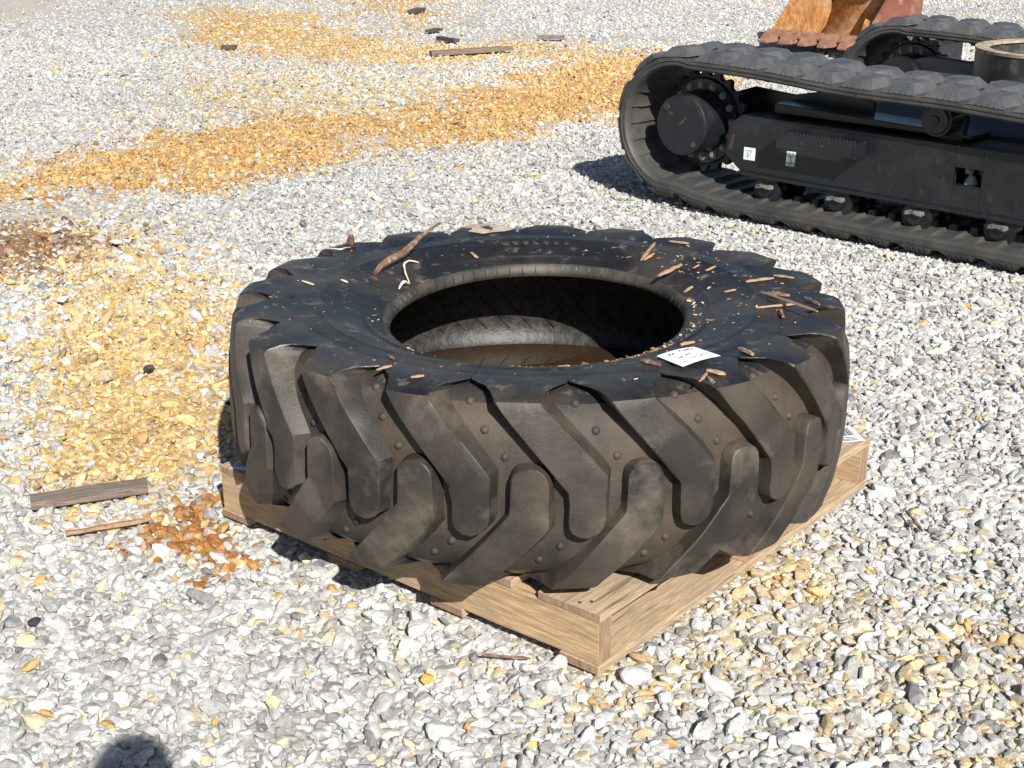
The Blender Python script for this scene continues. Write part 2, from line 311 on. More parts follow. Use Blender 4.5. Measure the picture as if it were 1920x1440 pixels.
def build_gravel():
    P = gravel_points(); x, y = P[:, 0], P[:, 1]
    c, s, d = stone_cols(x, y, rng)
    keep = rng.random(len(x)) > d * .93
    # coarse/fine drift over the yard
    keep &= rng.random(len(x)) > .16 * (fbm(x, y, 1.3, 60) > .55)
    P = P[keep]; c = c[keep]; d = d[keep]; x, y = P[:, 0], P[:, 1]; n = len(x)
    z_dust = -.009 * d
    size = P[:, 3] * np.exp(rng.normal(-.12, .33, n)) * (.85 + .4 * fbm(x, y, 1.1, 77)) * (1 - .35 * d)
    big = rng.random(n) < .03; size[big] *= 1.6
    size = np.clip(size, .008, .052)
    near = np.exp(-((x + .05) ** 2 + (y - 2.1) ** 2) / .6); size *= 1 + .12 * near
    sc = np.stack([size * rng.uniform(.85, 1.3, n), size * rng.uniform(.62, 1., n), size * rng.uniform(.45, .8, n)], 1) * .56
    z = -.012 + .35 * sc[:, 2] + rng.normal(0, .0035, n) + z_dust + .012 * (fbm(x, y, .8, 21) - .5)
    # keep stones below the pallet boards and the rubber tracks
    px = (x - PN.x) * DL.x + (y - PN.y) * DL.y; py = (x - PN.x) * DR.x + (y - PN.y) * DR.y
    under = (px > -.012) & (px < PLA + .012) & (py > -.012) & (py < PLB + .012); z = np.where(under, np.minimum(z, -.004 - sc.max(1)), z)
    mu = (x - MA.x) * MU.x + (y - MA.y) * MU.y; mw = (x - MA.x) * MW.x + (y - MA.y) * MW.y
    ut = (mu > .2) & (mu < 2.4) & (((mw > 0) & (mw < .45)) | ((mw > 1.87) & (mw < 2.32))); z = np.where(ut, np.minimum(z, .002 - sc.max(1)), z)
    rot = np.stack([rng.normal(0, .38, n), rng.normal(0, .38, n), rng.uniform(0, 6.283, n)], 1)
    me = bpy.data.meshes.new('gravel'); me.vertices.add(n); me.vertices.foreach_set('co', np.stack([x, y, z], 1).ravel())
    a = me.attributes.new('rot', 'FLOAT_VECTOR', 'POINT'); a.data.foreach_set('vector', rot.ravel())
    a = me.attributes.new('scl', 'FLOAT_VECTOR', 'POINT'); a.data.foreach_set('vector', sc.ravel())
    a = me.attributes.new('idx', 'INT', 'POINT'); a.data.foreach_set('value', np.where(y < 5, rng.integers(0, 8, n), rng.integers(0, NV, n)).astype(np.int32))
    a = me.attributes.new('col', 'FLOAT_COLOR', 'POINT'); a.data.foreach_set('color', np.concatenate([c, np.ones((n, 1))], 1).ravel())
    o = bpy.data.objects.new('gravel', me); COL.objects.link(o)
    sc_col = bpy.data.collections.new('stone_shapes')
    for k, sm in enumerate(STONES):
        so = bpy.data.objects.new('stone_shape_%02d' % k, sm); sc_col.objects.link(so)
    ng = bpy.data.node_groups.new('scatter_gravel', 'GeometryNodeTree'); ng.interface.new_socket('Geometry', in_out='INPUT', socket_type='NodeSocketGeometry'); ng.interface.new_socket('Geometry', in_out='OUTPUT', socket_type='NodeSocketGeometry')
    N = ng.nodes; L = ng.links; gi = N.new('NodeGroupInput'); go = N.new('NodeGroupOutput'); ip = N.new('GeometryNodeInstanceOnPoints'); ci = N.new('GeometryNodeCollectionInfo')
    ci.inputs['Collection'].default_value = sc_col; ci.inputs['Separate Children'].default_value = True; ci.inputs['Reset Children'].default_value = True
    ip.inputs['Pick Instance'].default_value = True
    def na(nm, t):
        q = N.new('GeometryNodeInputNamedAttribute'); q.data_type = t; q.inputs['Name'].default_value = nm; return q.outputs['Attribute']
    er = N.new('FunctionNodeEulerToRotation'); L.new(na('rot', 'FLOAT_VECTOR'), er.inputs[0])
    L.new(gi.outputs[0], ip.inputs['Points']); L.new(ci.outputs[0], ip.inputs['Instance']); L.new(na('idx', 'INT'), ip.inputs['Instance Index'])
    L.new(er.outputs[0], ip.inputs['Rotation']); L.new(na('scl', 'FLOAT_VECTOR'), ip.inputs['Scale']); L.new(ip.outputs[0], go.inputs[0])
    md = o.modifiers.new('scatter', 'NODES'); md.node_group = ng
    tag(o, 'loose crushed white and grey stone with yellow and orange stained patches', 'gravel', kind='stuff')
    print('stones', n)
build_gravel()

# ------------------------------------------------------------------ pallet
PM = Matrix(((DL.x, DR.x, 0, PN.x), (DL.y, DR.y, 0, PN.y), (0, 0, 1, 0), (0, 0, 0, 1)))     # x along stringers, y along boards
TB, HS = .0165, .089; ZD = TB + HS + TB
def plank(name, mats, x0, x1, y0, y1, z0, z1, parent, axis, seed, warp=.0, chip=0.):
    # a sawn board: slightly uneven section along its length, end faces in a second material
    g = random.Random(seed); n = 9; rows = []
    for k in range(n + 1):
        t = k / n; w = warp * math.sin(math.pi * t); j = lambda a: g.uniform(-a, a)
        if axis == 'x': rows.append([(x0 + (x1 - x0) * t, y0 + j(.0012), z0 + w + j(.0006)), (x0 + (x1 - x0) * t, y1 + j(.0012), z0 + w + j(.0006)), (x0 + (x1 - x0) * t, y1 + j(.0012), z1 + w + j(.0006)), (x0 + (x1 - x0) * t, y0 + j(.0012), z1 + w + j(.0006))])
        else: rows.append([(x0 + j(.0012), y0 + (y1 - y0) * t, z0 + w + j(.0006)), (x1 + j(.0012), y0 + (y1 - y0) * t, z0 + w + j(.0006)), (x1 + j(.0012), y0 + (y1 - y0) * t, z1 + w + j(.0006)), (x0 + j(.0012), y0 + (y1 - y0) * t, z1 + w + j(.0006))])
    if chip:
        p = rows[-1] if chip > 0 else rows[0]
    m = MB(); V = [p for r in rows for p in r]; F = []
    for k in range(n):
        for q in range(4): F.append((k * 4 + q, k * 4 + (q + 1) % 4, k * 4 + 4 + (q + 1) % 4, k * 4 + 4 + q))
    m.add(V, F, 0).add(rows[0], [(0, 1, 2, 3)], 1).add(rows[-1], [(0, 1, 2, 3)], 1)
    me = m.mesh(name)
    bm = bmesh.new(); bm.from_mesh(me); bmesh.ops.remove_doubles(bm, verts=bm.verts, dist=1e-6); bmesh.ops.recalc_face_normals(bm, faces=bm.faces); bm.to_mesh(me); bm.free()
    for q in mats: me.materials.append(q)
    return link(name, me, parent, None, .0012)
def text_mesh(s, size, M4, name, material, parent, depth=.0):
    cu = bpy.data.curves.new('t', 'FONT'); cu.body = s; cu.size = size; cu.extrude = depth; cu.align_x = 'CENTER'; cu.align_y = 'CENTER'
    o = bpy.data.objects.new('t', cu); COL.objects.link(o); dg = bpy.context.evaluated_depsgraph_get()
    me = bpy.data.meshes.new_from_object(o.evaluated_get(dg)); bpy.data.objects.remove(o); bpy.data.curves.remove(cu)
    me.transform(M4); me.materials.clear(); me.materials.append(material); me.name = name; return link(name, me, parent)
def build_pallet():
    t = empty('pallet'); t.matrix_world = PM
    tag(t, 'brown wooden stringer pallet on the gravel under the big tyre', 'pallet')
    W = [M['wood'], M['wood_end']]; WB = [M['wood_b'], M['wood_end']]
    st = [plank('stringer', W, .002, PLA - .002, y, y + .038, TB + .0005, TB + HS - .0005, t, 'x', 5 + i) for i, y in enumerate((.001, PLB / 2 - .019, PLB - .039))]
    deck = [(0, .142), (.205, .295), (.345, .435), (.487, .577), (.63, .72), (.77, .86), (.915, PLA)]
    for i, (a, b) in enumerate(deck):
        pb = plank('deck_board', WB, a, b, -.001, PLB + .002 - (.006 if i == 2 else 0), TB + HS + .0003, ZD - (.001 * (i % 2)), t, 'y', 30 + i, warp=.0)
        nl = MB()
        for yy in (.014, .03, PLB / 2 - .008, PLB / 2 + .01, PLB - .03, PLB - .014):
            xx = a + (b - a) * rnd.uniform(.2, .8); nl.cyl((xx, yy, ZD - .004), (xx, yy, ZD + .0012), .0035, n=8)
        nl.build('nail_heads', M['nail'], pb)['kind'] = 'stuff'
    for i, (a, b) in enumerate(((0, .088), (.325, .41), (.615, .70), (.955, PLA))):
        plank('bottom_board', WB, a, b, -.003, PLB + .003, 0, TB, t, 'y', 50 + i)
    # burnt-in stamps on the near stringer face (local -y side)
    Mf = Matrix(((-1, 0, 0, 0), (0, 0, -1, 0), (0, 1, 0, 0), (0, 0, 0, 1)))
    for s, x, z, sz in (('FREE', .702, .068, .030), ('WB', .545, .078, .026)):
        text_mesh(s, sz, Matrix.Translation((x, -.0016, z)) @ Matrix(((-1, 0, 0, 0), (0, 0, 1, 0), (0, 1, 0, 0), (0, 0, 0, 1))), 'stamp', M['stamp'], st[0])
    mb = MB().box((.73, -.0018, .046), (.05, .0006, .003)); mb.build('stamp_underline', M['stamp'], st[0])
    return t
pallet = build_pallet()

def paper(name, cx, cy, w, h, ang, z, label, seed, bars=True):
    g = random.Random(seed); m = MB(); Mx = Matrix.Rotation(ang, 3, 'Z'); n = 6
    f = lambda a, b: Vector((cx, cy, z)) + Mx @ Vector((a, b, .0006 + .0025 * (abs(a) / w) ** 2 * 2))
    for i in range(n):
        a0, a1 = -w / 2 + w * i / n, -w / 2 + w * (i + 1) / n
        m.add([f(a0, -h / 2), f(a1, -h / 2), f(a1, h / 2), f(a0, h / 2)], [(0, 1, 2, 3)], 0)
    if bars:
        x = -w * .42
        while x < w * .1:
            b = g.uniform(.0012, .0035); q = [f(x, -h * .38), f(x + b, -h * .38), f(x + b, h * .12), f(x, h * .12)]
            m.add([p + Vector((0, 0, .0008)) for p in q], [(0, 1, 2, 3)], 1); x += b + g.uniform(.0015, .003)
        for yy in (.22, .32, .4):
            q = [f(-w * .4, h * yy), f(-w * .4 + w * g.uniform(.3, .7), h * yy), f(-w * .1, h * (yy + .035)), f(-w * .4, h * (yy + .035))]
            m.add([p + Vector((0, 0, .0008)) for p in (q[0], q[1], Vector((q[1].x, q[1].y, q[1].z)) + (q[3] - q[0]), q[3])], [(0, 1, 2, 3)], 1)
    return tag(m.build(name, [M['white'], M['ink']]), label, 'label')
pr = PM @ Vector((.085, PLB - .055, 0)); paper('barcode_label', pr.x, pr.y, .15, .095, PA + R(150), ZD + .001, 'white printed label with black bars on the pallet corner right of the tyre', 3)
pl = PM @ Vector((PLA - .05, .075, 0)); paper('paper_scrap', pl.x, pl.y, .13, .085, PA + R(35), ZD + .001, 'bent white printed paper on the pallet corner left of the tyre', 4)

# ------------------------------------------------------------------ tyre
TC = Vector((.0561, 2.8468, .3275)); NL = 20; PT = 360 / NL; PHI0 = R(14)
def warp(r, th, z):
    # th: angle from the direction to the camera, positive to the right; dismounted beads have gone slightly oval
    k = min(max((.60 - r) / (.60 - .343), 0), 1); phi = th
    rr = r * (1 + .088 * k * math.cos(2 * (phi + PHI0)) * k)
    return Vector((rr * math.sin(th), -rr * math.cos(th), z))
OUT_T = [(.632, 0), (.6315, .03), (.631, .06), (.627, .10), (.615, .134), (.597, .156), (.573, .172), (.55, .1815), (.525, .1868), (.502, .189), (.478, .188), (.474, .1895), (.470, .1872), (.43, .179), (.408, .171), (.394, .1645), (.389, .1685), (.384, .1620), (.372, .1565), (.360, .1545), (.351, .1515), (.3455, .147), (.342, .140), (.340, .131), (.344, .124)]
IN_T = [(.37, .126), (.43, .140), (.50, .150), (.55, .142), (.580, .118), (.598, .08), (.603, .04), (.6035, 0)]
OUT_B = [(.632, 0), (.6315, .03), (.631, .06), (.627, .10), (.616, .134), (.599, .158), (.578, .176), (.555, .190), (.525, .201), (.50, .2045), (.47, .2), (.43, .186), (.39, .168), (.36, .156), (.346, .146), (.340, .131), (.344, .124)]
def lathe(prof, n, mb, mi=0, fn=warp):
    V = []; F = []; m = len(prof)
    for k in range(n):
        th = 2 * math.pi * k / n; V += [fn(r, th, z) for r, z in prof]
    for k in range(n):
        a, b = k * m, ((k + 1) % n) * m
        F += [(a + i, a + i + 1, b + i + 1, b + i) for i in range(m - 1)]
    mb.add(V, F, mi)
def sub(P, k=2):
    P = [Vector(p) for p in P]
    for _ in range(k):
        Q = [P[0]]
        for a, b in zip(P[:-1], P[1:]): Q += [a * .75 + b * .25, a * .25 + b * .75]
        P = Q + [P[-1]]
    return [tuple(p) for p in P]
# upper lug: crown profile, carcass profile, left/right edge angles (deg, relative to the stub centre)
LUG = [  # (Lr, Lz, Cr, Cz, thL, thR, baseL, baseR)
 (.6615, -.0665, .629, -.0672, -.4, .3, -.2, .2), (.6616, -.0645, .629, -.065, -1.35, 1.0, -.3, .5), (.6617, -.058, .629, -.0585, -2.25, 1.95, -.3, .8), (.6618, -.049, .629, -.049, -2.7, 2.6, -.3, 1.0),
 (.662, -.033, .629, -.033, -2.85, 2.9, -.3, 1.1), (.662, 0, .629, 0, -2.9, 2.95, -.3, 1.1), (.662, .020, .629, .020, -2.95, 3.0, -.3, 1.1), (.6619, .026, .629, .026, -3.25, 3.0, -.3, 1.1), (.6615, .045, .629, .045, -4.6, 3.0, -.3, 1.2), (.6614, .052, .629, .052, -5.1, 2.9, -.3, 1.4),
 (.660, .08, .628, .08, -7.1, .85, -.35, 1.6), (.657, .11, .623, .108, -9.25, -1.5, -.4, 1.7), (.653, .14, .611, .137, -11.5, -3.95, -.4, 1.7), (.648, .165, .593, .156, -13.3, -6.0, -.4, 1.7), (.6455, .1775, .582, .166, -14.1, -6.9, -.5, 1.7),
 (.6425, .1825, .576, .171, -14.4, -7.2, -.6, 1.7), (.632, .1870, .570, .1745, -14.8, -7.1, -.8, 1.6), (.612, .1905, .563, .178, -15.5, -6.7, -1.0, 1.3), (.594, .1922, .556, .181, -16.5, -5.8, -1.1, 1.2), (.578, .1926, .548, .1835, -18.2, -4.2, -.9, 1.0), (.562, .1922, .538, .185, -19.8, -2.6, -.4, .4), (.540, .1902, .528, .1855, -20.3, -2.1, 0, 0), (.520, .1878, .516, .1858, -20.4, -2.0, 0, 0), (.508, .1868, .502, .184, -20.4, -2.0, 0, 0)]
def lug_mesh(name, flip, seed):
    st = LUG; V = []; F = []; NT = 5; g = random.Random(seed)
    prof = []
    for (lr, lz, cr, cz, a, b, ba, bb) in st:
        if flip:
            lz2 = lz - .10 * max(0, lz - .11); cz2 = cz
            prof.append((lr, -lz2, cr, -cz2, a, b, ba, bb))
        else: prof.append((lr, lz, cr, cz, a, b, ba, bb))
    for (lr, lz, cr, cz, a, b, ba, bb) in prof:
        ch = min(.2, (b - a) * .12); row = [warp(cr, R(a + ba), cz)]
        e = .0018
        row.append(warp(lr - e, R(a - .05), lz - (e if abs(lz) > .178 else 0) * (1 if lz > 0 else -1)))
        for q in range(NT):
            row.append(warp(lr, R(a + ch + (b - a - 2 * ch) * q / (NT - 1)), lz))
        row.append(warp(lr - e, R(b + .05), lz - (e if abs(lz) > .178 else 0) * (1 if lz > 0 else -1))); row.append(warp(cr, R(b + bb), cz)); V += row
    W = NT + 4
    for i in range(len(prof) - 1):
        F += [(i * W + k, i * W + k + 1, (i + 1) * W + k + 1, (i + 1) * W + k) for k in range(W - 1)]
    F.append(tuple(range(W)))
    # end wall
    jit = []
    for i in range(len(prof)):
        for k in range(W):
            v = V[i * W + k].copy(); a_ = .0006 if k in (1, 2, W - 3, W - 2) else .00025
            if k in (1, 2, W - 3, W - 2) and g.random() < .035: a_ = .0028
            if 0 < k < W - 1: v += Vector((g.uniform(-a_, a_), g.uniform(-a_, a_), g.uniform(-a_, a_)))
            jit.append(v)
    V = jit; mb = MB().add(V, F)
    me = mb.mesh(name); me.materials.append(M['tread']); me.materials.append(M['side'])
    for p in me.polygons:
        c = p.center; rr = math.hypot(c.x, c.y)
        if rr < .64 and abs(c.z) > .179: p.material_index = 1
    return me
def build_tyre():
    t = empty('tyre', TC); t.rotation_euler = (0, 0, 0)
    tag(t, 'large worn black chevron tread tractor tyre lying flat on the wooden pallet', 'tyre')
    m = MB(); lathe(sub(OUT_T, 1), 168, m, 0); lathe([(r, -z) for r, z in sub(OUT_B, 1)], 168, m, 0)
    c = m.build('carcass', [M['side'], M['groove'], M['bead']], t, 50)
    for p in c.data.polygons:
        q = p.center; rr = math.hypot(q.x, q.y)
        if rr > .59 and abs(q.z) < .158: p.material_index = 1
    for p in c.data.polygons:
        q = p.center
        if .12 < q.z < .1518 and math.hypot(q.x, q.y) < .40: p.material_index = 2
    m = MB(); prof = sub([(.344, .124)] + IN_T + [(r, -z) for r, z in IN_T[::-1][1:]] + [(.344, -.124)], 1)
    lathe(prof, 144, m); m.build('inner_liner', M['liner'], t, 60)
    # mould lines across the liner
    m = MB()
    for k in range(64):
        th = 2 * math.pi * k / 64
        pts = [warp(r - .001, th + (z + .15) * 1.5, z) for r, z in ((.598, -.08), (.603, -.04), (.6035, 0), (.603, .04), (.598, .08))]
        m.tube(pts, .0022, 5)
    m.build('liner_ribs', M['liner'], t, 60)['kind'] = 'stuff'
    m = MB()
    for k in range(72):                                   # vent ribs across the bead seat
        th = 2 * math.pi * k / 72; m.tube([warp(.3465, th, .148), warp(.3415, th, .140), warp(.3395, th, .131)], .0012, 5)
    m.build('bead_ribs', M['side'], t)['kind'] = 'stuff'
    ups = [lug_mesh('tread_lug', False, q) for q in range(7)]; los = [lug_mesh('tread_lug', True, 50 + q) for q in range(7)]
    sm = MB(); pr_ = [(0, .0045), (.0036, .0041), (.006, .0024), (.0076, 0), (.0086, -.004)]
    V = []; F = []; n = 12
    for r, h in pr_:
        V += [(h, r * math.cos(q), r * math.sin(q)) for q in [2 * math.pi * k / n for k in range(n)]]
    for i in range(len(pr_) - 1): F += [(i * n + k, i * n + (k + 1) % n, (i + 1) * n + (k + 1) % n, (i + 1) * n + k) for k in range(n)]
    sme = sm.add(V, F).mesh('wear_stud'); sme.materials.append(M['groove']); sme.polygons.foreach_set('use_smooth', [True] * len(sme.polygons))
    for me in ups + los: me.polygons.foreach_set('use_smooth', [True] * len(me.polygons)); me.set_sharp_from_angle(angle=R(28))
    OU, OL = 6.7, -2.2
    for k in range(NL):
        a = bpy.data.objects.new('tread_lug', ups[k * 3 % 7]); COL.objects.link(a); a.parent = t; a.rotation_euler = (0, 0, R(OU + k * PT))
        b = bpy.data.objects.new('tread_lug', los[k * 2 % 7]); COL.objects.link(b); b.parent = t; b.rotation_euler = (0, 0, R(OL + k * PT))
        for off, pts in ((OU + k * PT, ((-1.4, .160), (1.7, .12), (5.1, .075))), (OL + k * PT, ((5.1, -.097), (1.7, -.128)))):
            for dth, z in pts:
                th = R(off + dth); r = float(np.interp(abs(z), [.0, .06, .10, .134, .156, .172], [.632, .631, .627, .615, .597, .573])) + .001
                s = bpy.data.objects.new('wear_stud', sme); COL.objects.link(s); s.parent = t
                s.location = (r * math.sin(th), -r * math.cos(th), z); s.rotation_euler = (0, 0, th - R(90))
    # raised lettering on the far sidewall
    def arc_text(s, rad, th0, size, z):
        w = size * .72 / rad
        mb_t = []
        for i, ch in enumerate(s):
            if ch == ' ': continue
            th = th0 + (i - (len(s) - 1) / 2) * -w
            p = warp(rad, th, z); Mt = Matrix.Translation(p) @ Matrix.Rotation(th - math.pi, 4, 'Z')
            mb_t.append((ch, Mt))
        objs = []
        for ch, Mt in mb_t: objs.append(text_mesh(ch, size, Mt, 'raised_letter', M['bead'], t, .0016))
        return objs
    arc_text('TUBELESS', .445, R(180 + 1.5), .034, .184)
    return t
tyre = build_tyre()
def tyre_z(r):
    P = OUT_T
    for (r1, z1), (r0, z0) in zip(P[:-1], P[1:]):
        if r0 <= r <= r1: return z0 + (z1 - z0) * (r - r0) / (r1 - r0) if r < .50 else float(np.interp(r, [.50, .52, .54, .562, .578, .594, .612, .632, .645], [.189, .188, .1902, .1922, .1926, .1922, .1905, .187, .180]))
    return .17
def on_tyre(px, py):
    z = .52
    for _ in range(12):
        p = at_z(px, py, z); r = math.hypot(p.x - TC.x, p.y - TC.y); th = math.atan2(p.x - TC.x, -(p.y - TC.y))
        k = min(max((.60 - r) / (.60 - .343), 0), 1); r0 = r / (1 + .088 * k * k * math.cos(2 * (th + PHI0)))
        z = .5 * z + .5 * (TC.z + tyre_z(min(r0, .645)))
    return at_z(px, py, z)

# water standing inside the tyre
m = MB(); zw = .210; NWR = 96; V = []; F = []
for k in range(NWR):
    th = 2 * math.pi * k / NWR
    for r in (.36, .50, .590): V.append(Vector((TC.x, TC.y, 0)) + Vector((r * math.sin(th), -r * math.cos(th), zw)))
for k in range(NWR):
    a, b = k * 3, ((k + 1) % NWR) * 3; F += [(a, a + 1, b + 1, b), (a + 1, a + 2, b + 2, b + 1)]
tag(m.add(V, F).build('water', M['water'], None, 60), 'murky brown rainwater pooled in the bottom of the tyre', 'water')

# card tag with handwriting
def build_tag():
    C = [on_tyre(1231, 673), on_tyre(1280, 693), on_tyre(1351, 673), on_tyre(1301, 656)]
    for c in C: c.z += .004
    m = MB(); f = lambda a, b: (C[0] * (1 - a) + C[1] * a) * (1 - b) + (C[3] * (1 - a) + C[2] * a) * b + Vector((0, 0, .002 + .003 * math.sin(b * 3)))
    n = 8
    for i in range(n):
        b0, b1 = i / n, (i + 1) / n; lo = [f(0, b0), f(0, b1), f(1, b1), f(1, b0)]
        m.add(lo, [(0, 1, 2, 3)], 0); m.add([p - Vector((0, 0, .0008)) for p in lo], [(0, 3, 2, 1)], 0)
    g = random.Random(5)
    def stroke(pts, w=.0006):
        P = [f(*p) + Vector((0, 0, .0006)) for p in pts]
        for a, b in zip(P[:-1], P[1:]):
            d = (b - a).normalized(); s = Vector((-d.y, d.x, 0)) * w; m.add([a - s, b - s, b + s, a + s], [(0, 1, 2, 3)], 1)
    def scribble(a, b0, b1, h, k):
        pts = [(a + g.uniform(-h, h), b0 + (b1 - b0) * i / k) for i in range(k + 1)]; stroke(pts)
    scribble(.20, .10, .32, .07, 12); scribble(.17, .45, .85, .075, 16); scribble(.45, .42, .58, .06, 8); scribble(.72, .62, .9, .1, 8); scribble(.80, .12, .26, .03, 8); scribble(.72, .42, .58, .02, 10)
    stroke([(.36, .38), (.34, .95)], .0004); stroke([(.9, .15), (.88, .6)], .0004); stroke([(.62, .15), (.6, .95)], .0004); stroke([(.5, .2), (.55, .27), (.5, .34)], .0014)
    tag(m.build('price_card', [M['white'], M['ink']]), 'white card with handwriting lying on the tyre sidewall', 'card')
build_tag()

# ------------------------------------------------------------------ wood debris on the tyre
def splinter(pa, pb, w, label, material, name='wood_splinter', lift=.004, taper=.35, seed=0, cat='splinter'):
    g = random.Random(seed); n = 6; d = (pb - pa); L_ = d.length; s = Vector((-d.y, d.x, 0)).normalized(); m = MB(); V = []; F = []
    for k in range(n + 1):
        t = k / n; ww = w * (1 - taper * abs(2 * t - 1) ** 2.2) * g.uniform(.8, 1.15); c = pa + d * t + s * g.uniform(-.12, .12) * w + Vector((0, 0, lift))
        h = ww * .45
        V += [c - s * ww / 2, c - s * ww * .3 + Vector((0, 0, h)), c + s * ww * .25 + Vector((0, 0, h * .9)), c + s * ww / 2, c + s * ww * .2 - Vector((0, 0, h * .6))]
    for k in range(n): F += [(k * 5 + q, k * 5 + (q + 1) % 5, k * 5 + 5 + (q + 1) % 5, k * 5 + 5 + q) for q in range(5)]
    F += [(0, 1, 2, 3, 4), tuple(n * 5 + q for q in (4, 3, 2, 1, 0))]
    return tag(m.add(V, F).build(name, material), label, cat, 'wood pieces lying on the tyre' if cat == 'splinter' else None)
def SP(a, b, w, label, material='splinter', **k): return splinter(on_tyre(*a), on_tyre(*b), w, label, M[material], seed=hash(a) & 999, **k)
st_a, st_b = on_tyre(702, 517), on_tyre(823, 422); st_b = at_z(823, 424, .565)
pts = []; rr = []
for k in range(11):
    t = k / 10; p = st_a.lerp(st_b, t); p.z = st_a.z + (st_b.z - st_a.z) * t + .006 + .004 * math.sin(t * 9); p.x += rnd.uniform(-.004, .004); pts.append(p); rr.append(.0025 + .006 * math.sin(math.pi * min(1, t * 1.15 + .08)) ** .7 + rnd.uniform(0, .0014))
mb = MB().tube(pts, rr, 7); tag(mb.build('bark_stick', M['bark']), 'long brown bark stick leaning across the far left sidewall of the tyre', 'stick')
def curl(pl, rad, label):
    P = []
    for k in range(12):
        t = k / 11 * (len(pl) - 1); i = min(int(t), len(pl) - 2); P.append(on_tyre(pl[i][0] + (pl[i + 1][0] - pl[i][0]) * (t - i), pl[i][1] + (pl[i + 1][1] - pl[i][1]) * (t - i)) + Vector((0, 0, .004 + .01 * math.sin(math.pi * k / 11))))
    tag(MB().tube(P, [rad * (1 - .5 * abs(k / 5.5 - 1)) for k in range(12)], 6).build('dry_blade', M['straw']), label, 'dry leaf', 'wood pieces lying on the tyre')
curl([(785, 495), (768, 497), (757, 506), (760, 520), (768, 534)], .0028, 'curled pale dry blade beside the bark stick')
curl([(748, 545), (757, 540), (766, 535)], .004, 'short pale dry blade at the bead edge below the curled one')
curl([(600, 470), (640, 479), (657, 467)], .0018, 'thin bent straw on the left shoulder of the tyre')
for a, b, w, lab, mt in [
 ((1202, 491), (1228, 459), .010, 'longest tan splinter slanting on the far right sidewall', 'splinter'), ((1207, 491), (1226, 479), .009, 'short tan splinter touching the foot of a longer slanting one', 'splinter'),
 ((1235, 521), (1277, 500), .012, 'thick tan splinter at the far right bead edge', 'splinter'), ((1256, 456), (1291, 460), .009, 'orange brown splinter on top of the far right lug', 'splinter'),
 ((1398, 532), (1450, 525), .010, 'long ragged splinter on the right sidewall beside the bark crumb', 'splinter'), ((1451, 520), (1488, 525), .009, 'narrow splinter at the right shoulder in line with a ragged one', 'splinter'),
 ((1417, 581), (1492, 574), .008, 'level orange stick of the crossed pair on the right shoulder', 'splinter'), ((1282, 551), (1298, 541), .008, 'small tan splinter just inside the ridge ring on the right', 'splinter'),
 ((1324, 511), (1341, 503), .008, 'short blunt splinter left of the ragged one on the right sidewall', 'splinter'), ((1300, 506), (1311, 500), .006, 'tiny pale splinter above the thick bead splinter', 'splinter'),
 ((1387, 657), (1412, 669), .011, 'curved orange chip on the right sidewall behind the white card', 'splinter'), ((1325, 699), (1360, 707), .012, 'broad tan chip lying in front of the white card', 'splinter'),
 ((1312, 719), (1325, 704), .007, 'thin tan chip under the broad one in front of the card', 'splinter'), ((1327, 711), (1341, 725), .008, 'grey chip pointing to the camera in front of the card', 'old'),
 ((1203, 679), (1237, 689), .012, 'brown bark chip left of the white card', 'bark'), ((1438, 554), (1481, 558), .014, 'rough bark crumb behind the crossed sticks', 'bark'),
 ((1508, 561), (1536, 575), .009, 'dark bark sliver on the rightmost shoulder lug', 'bark'), ((1463, 583), (1467, 598), .010, 'stub of dark bark hanging below the crossed sticks', 'bark'),
 ((1275, 651), (1302, 645), .010, 'tan sliver at the near right bead edge behind the card', 'splinter'), ((1358, 551), (1380, 547), .008, 'tan sliver alone in the middle of the right sidewall', 'splinter'),
 ((884, 477), (896, 487), .009, 'tan chip on the far sidewall right of the bark stick', 'splinter'), ((707, 698), (733, 690), .008, 'tan chip on the near left shoulder of the tyre', 'splinter'), ((770, 712), (795, 709), .008, 'orange chip on the near shoulder left of the card', 'splinter'),
 ((567, 530), (587, 537), .006, 'pale straw chip on the left shoulder', 'straw'), ((640, 528), (652, 533), .006, 'pale chip below the foot of the bark stick', 'straw'), ((728, 670), (738, 677), .007, 'small dark bark chip on the near left sidewall', 'bark')]:
    SP(a, b, w, lab, mt)
a, b = on_tyre(1427, 558), on_tyre(1530, 606); a.z += .004; b.z += .016; splinter(a, b, .009, 'slanting pale stick of the crossed pair on the right shoulder', M['splinter'], seed=77, lift=.008)
# curled leaf standing on the rim
lp = on_tyre(655, 462); m = MB(); V = []
for k in range(5):
    for q in range(5):
        V.append(lp + Vector((-.012 + .024 * q / 4 * (1 - k * .17) + .003 * k, .006 * math.sin(q * 1.7), .028 * k / 4 + .002)))
m.add(V, [(i * 5 + j, i * 5 + j + 1, i * 5 + j + 6, i * 5 + j + 5) for i in range(4) for j in range(4)])
lf = m.build('bark_flake', M['bark'], None, 60); sd = lf.modifiers.new('s', 'SOLIDIFY'); sd.thickness = .003
tag(lf, 'upright brown bark flake on the far left rim of the tyre', 'bark')
mp = [on_tyre(*q) for q in ((866, 426), (888, 421), (915, 421), (940, 425), (962, 431), (948, 434), (925, 436), (905, 439), (880, 435))]; cm = sum(mp, Vector()) / len(mp)
m = MB().add([p + Vector((0, 0, .0012)) for p in mp] + [cm + Vector((0, 0, .005))] + [cm.lerp(p, .55) + Vector((0, 0, .0045 + rnd.uniform(-.001, .001))) for p in mp], [(10 + i, 10 + (i + 1) % 9, 9) for i in range(9)] + [(i, (i + 1) % 9, 10 + (i + 1) % 9, 10 + i) for i in range(9)])
tag(m.build('mud_patch', mat('dry_mud', (.42, .34, .25), .9, var=.3, vscale=50, bump=.5), None, 60), 'patch of dried tan mud on the far shoulder of the tyre', 'mud')
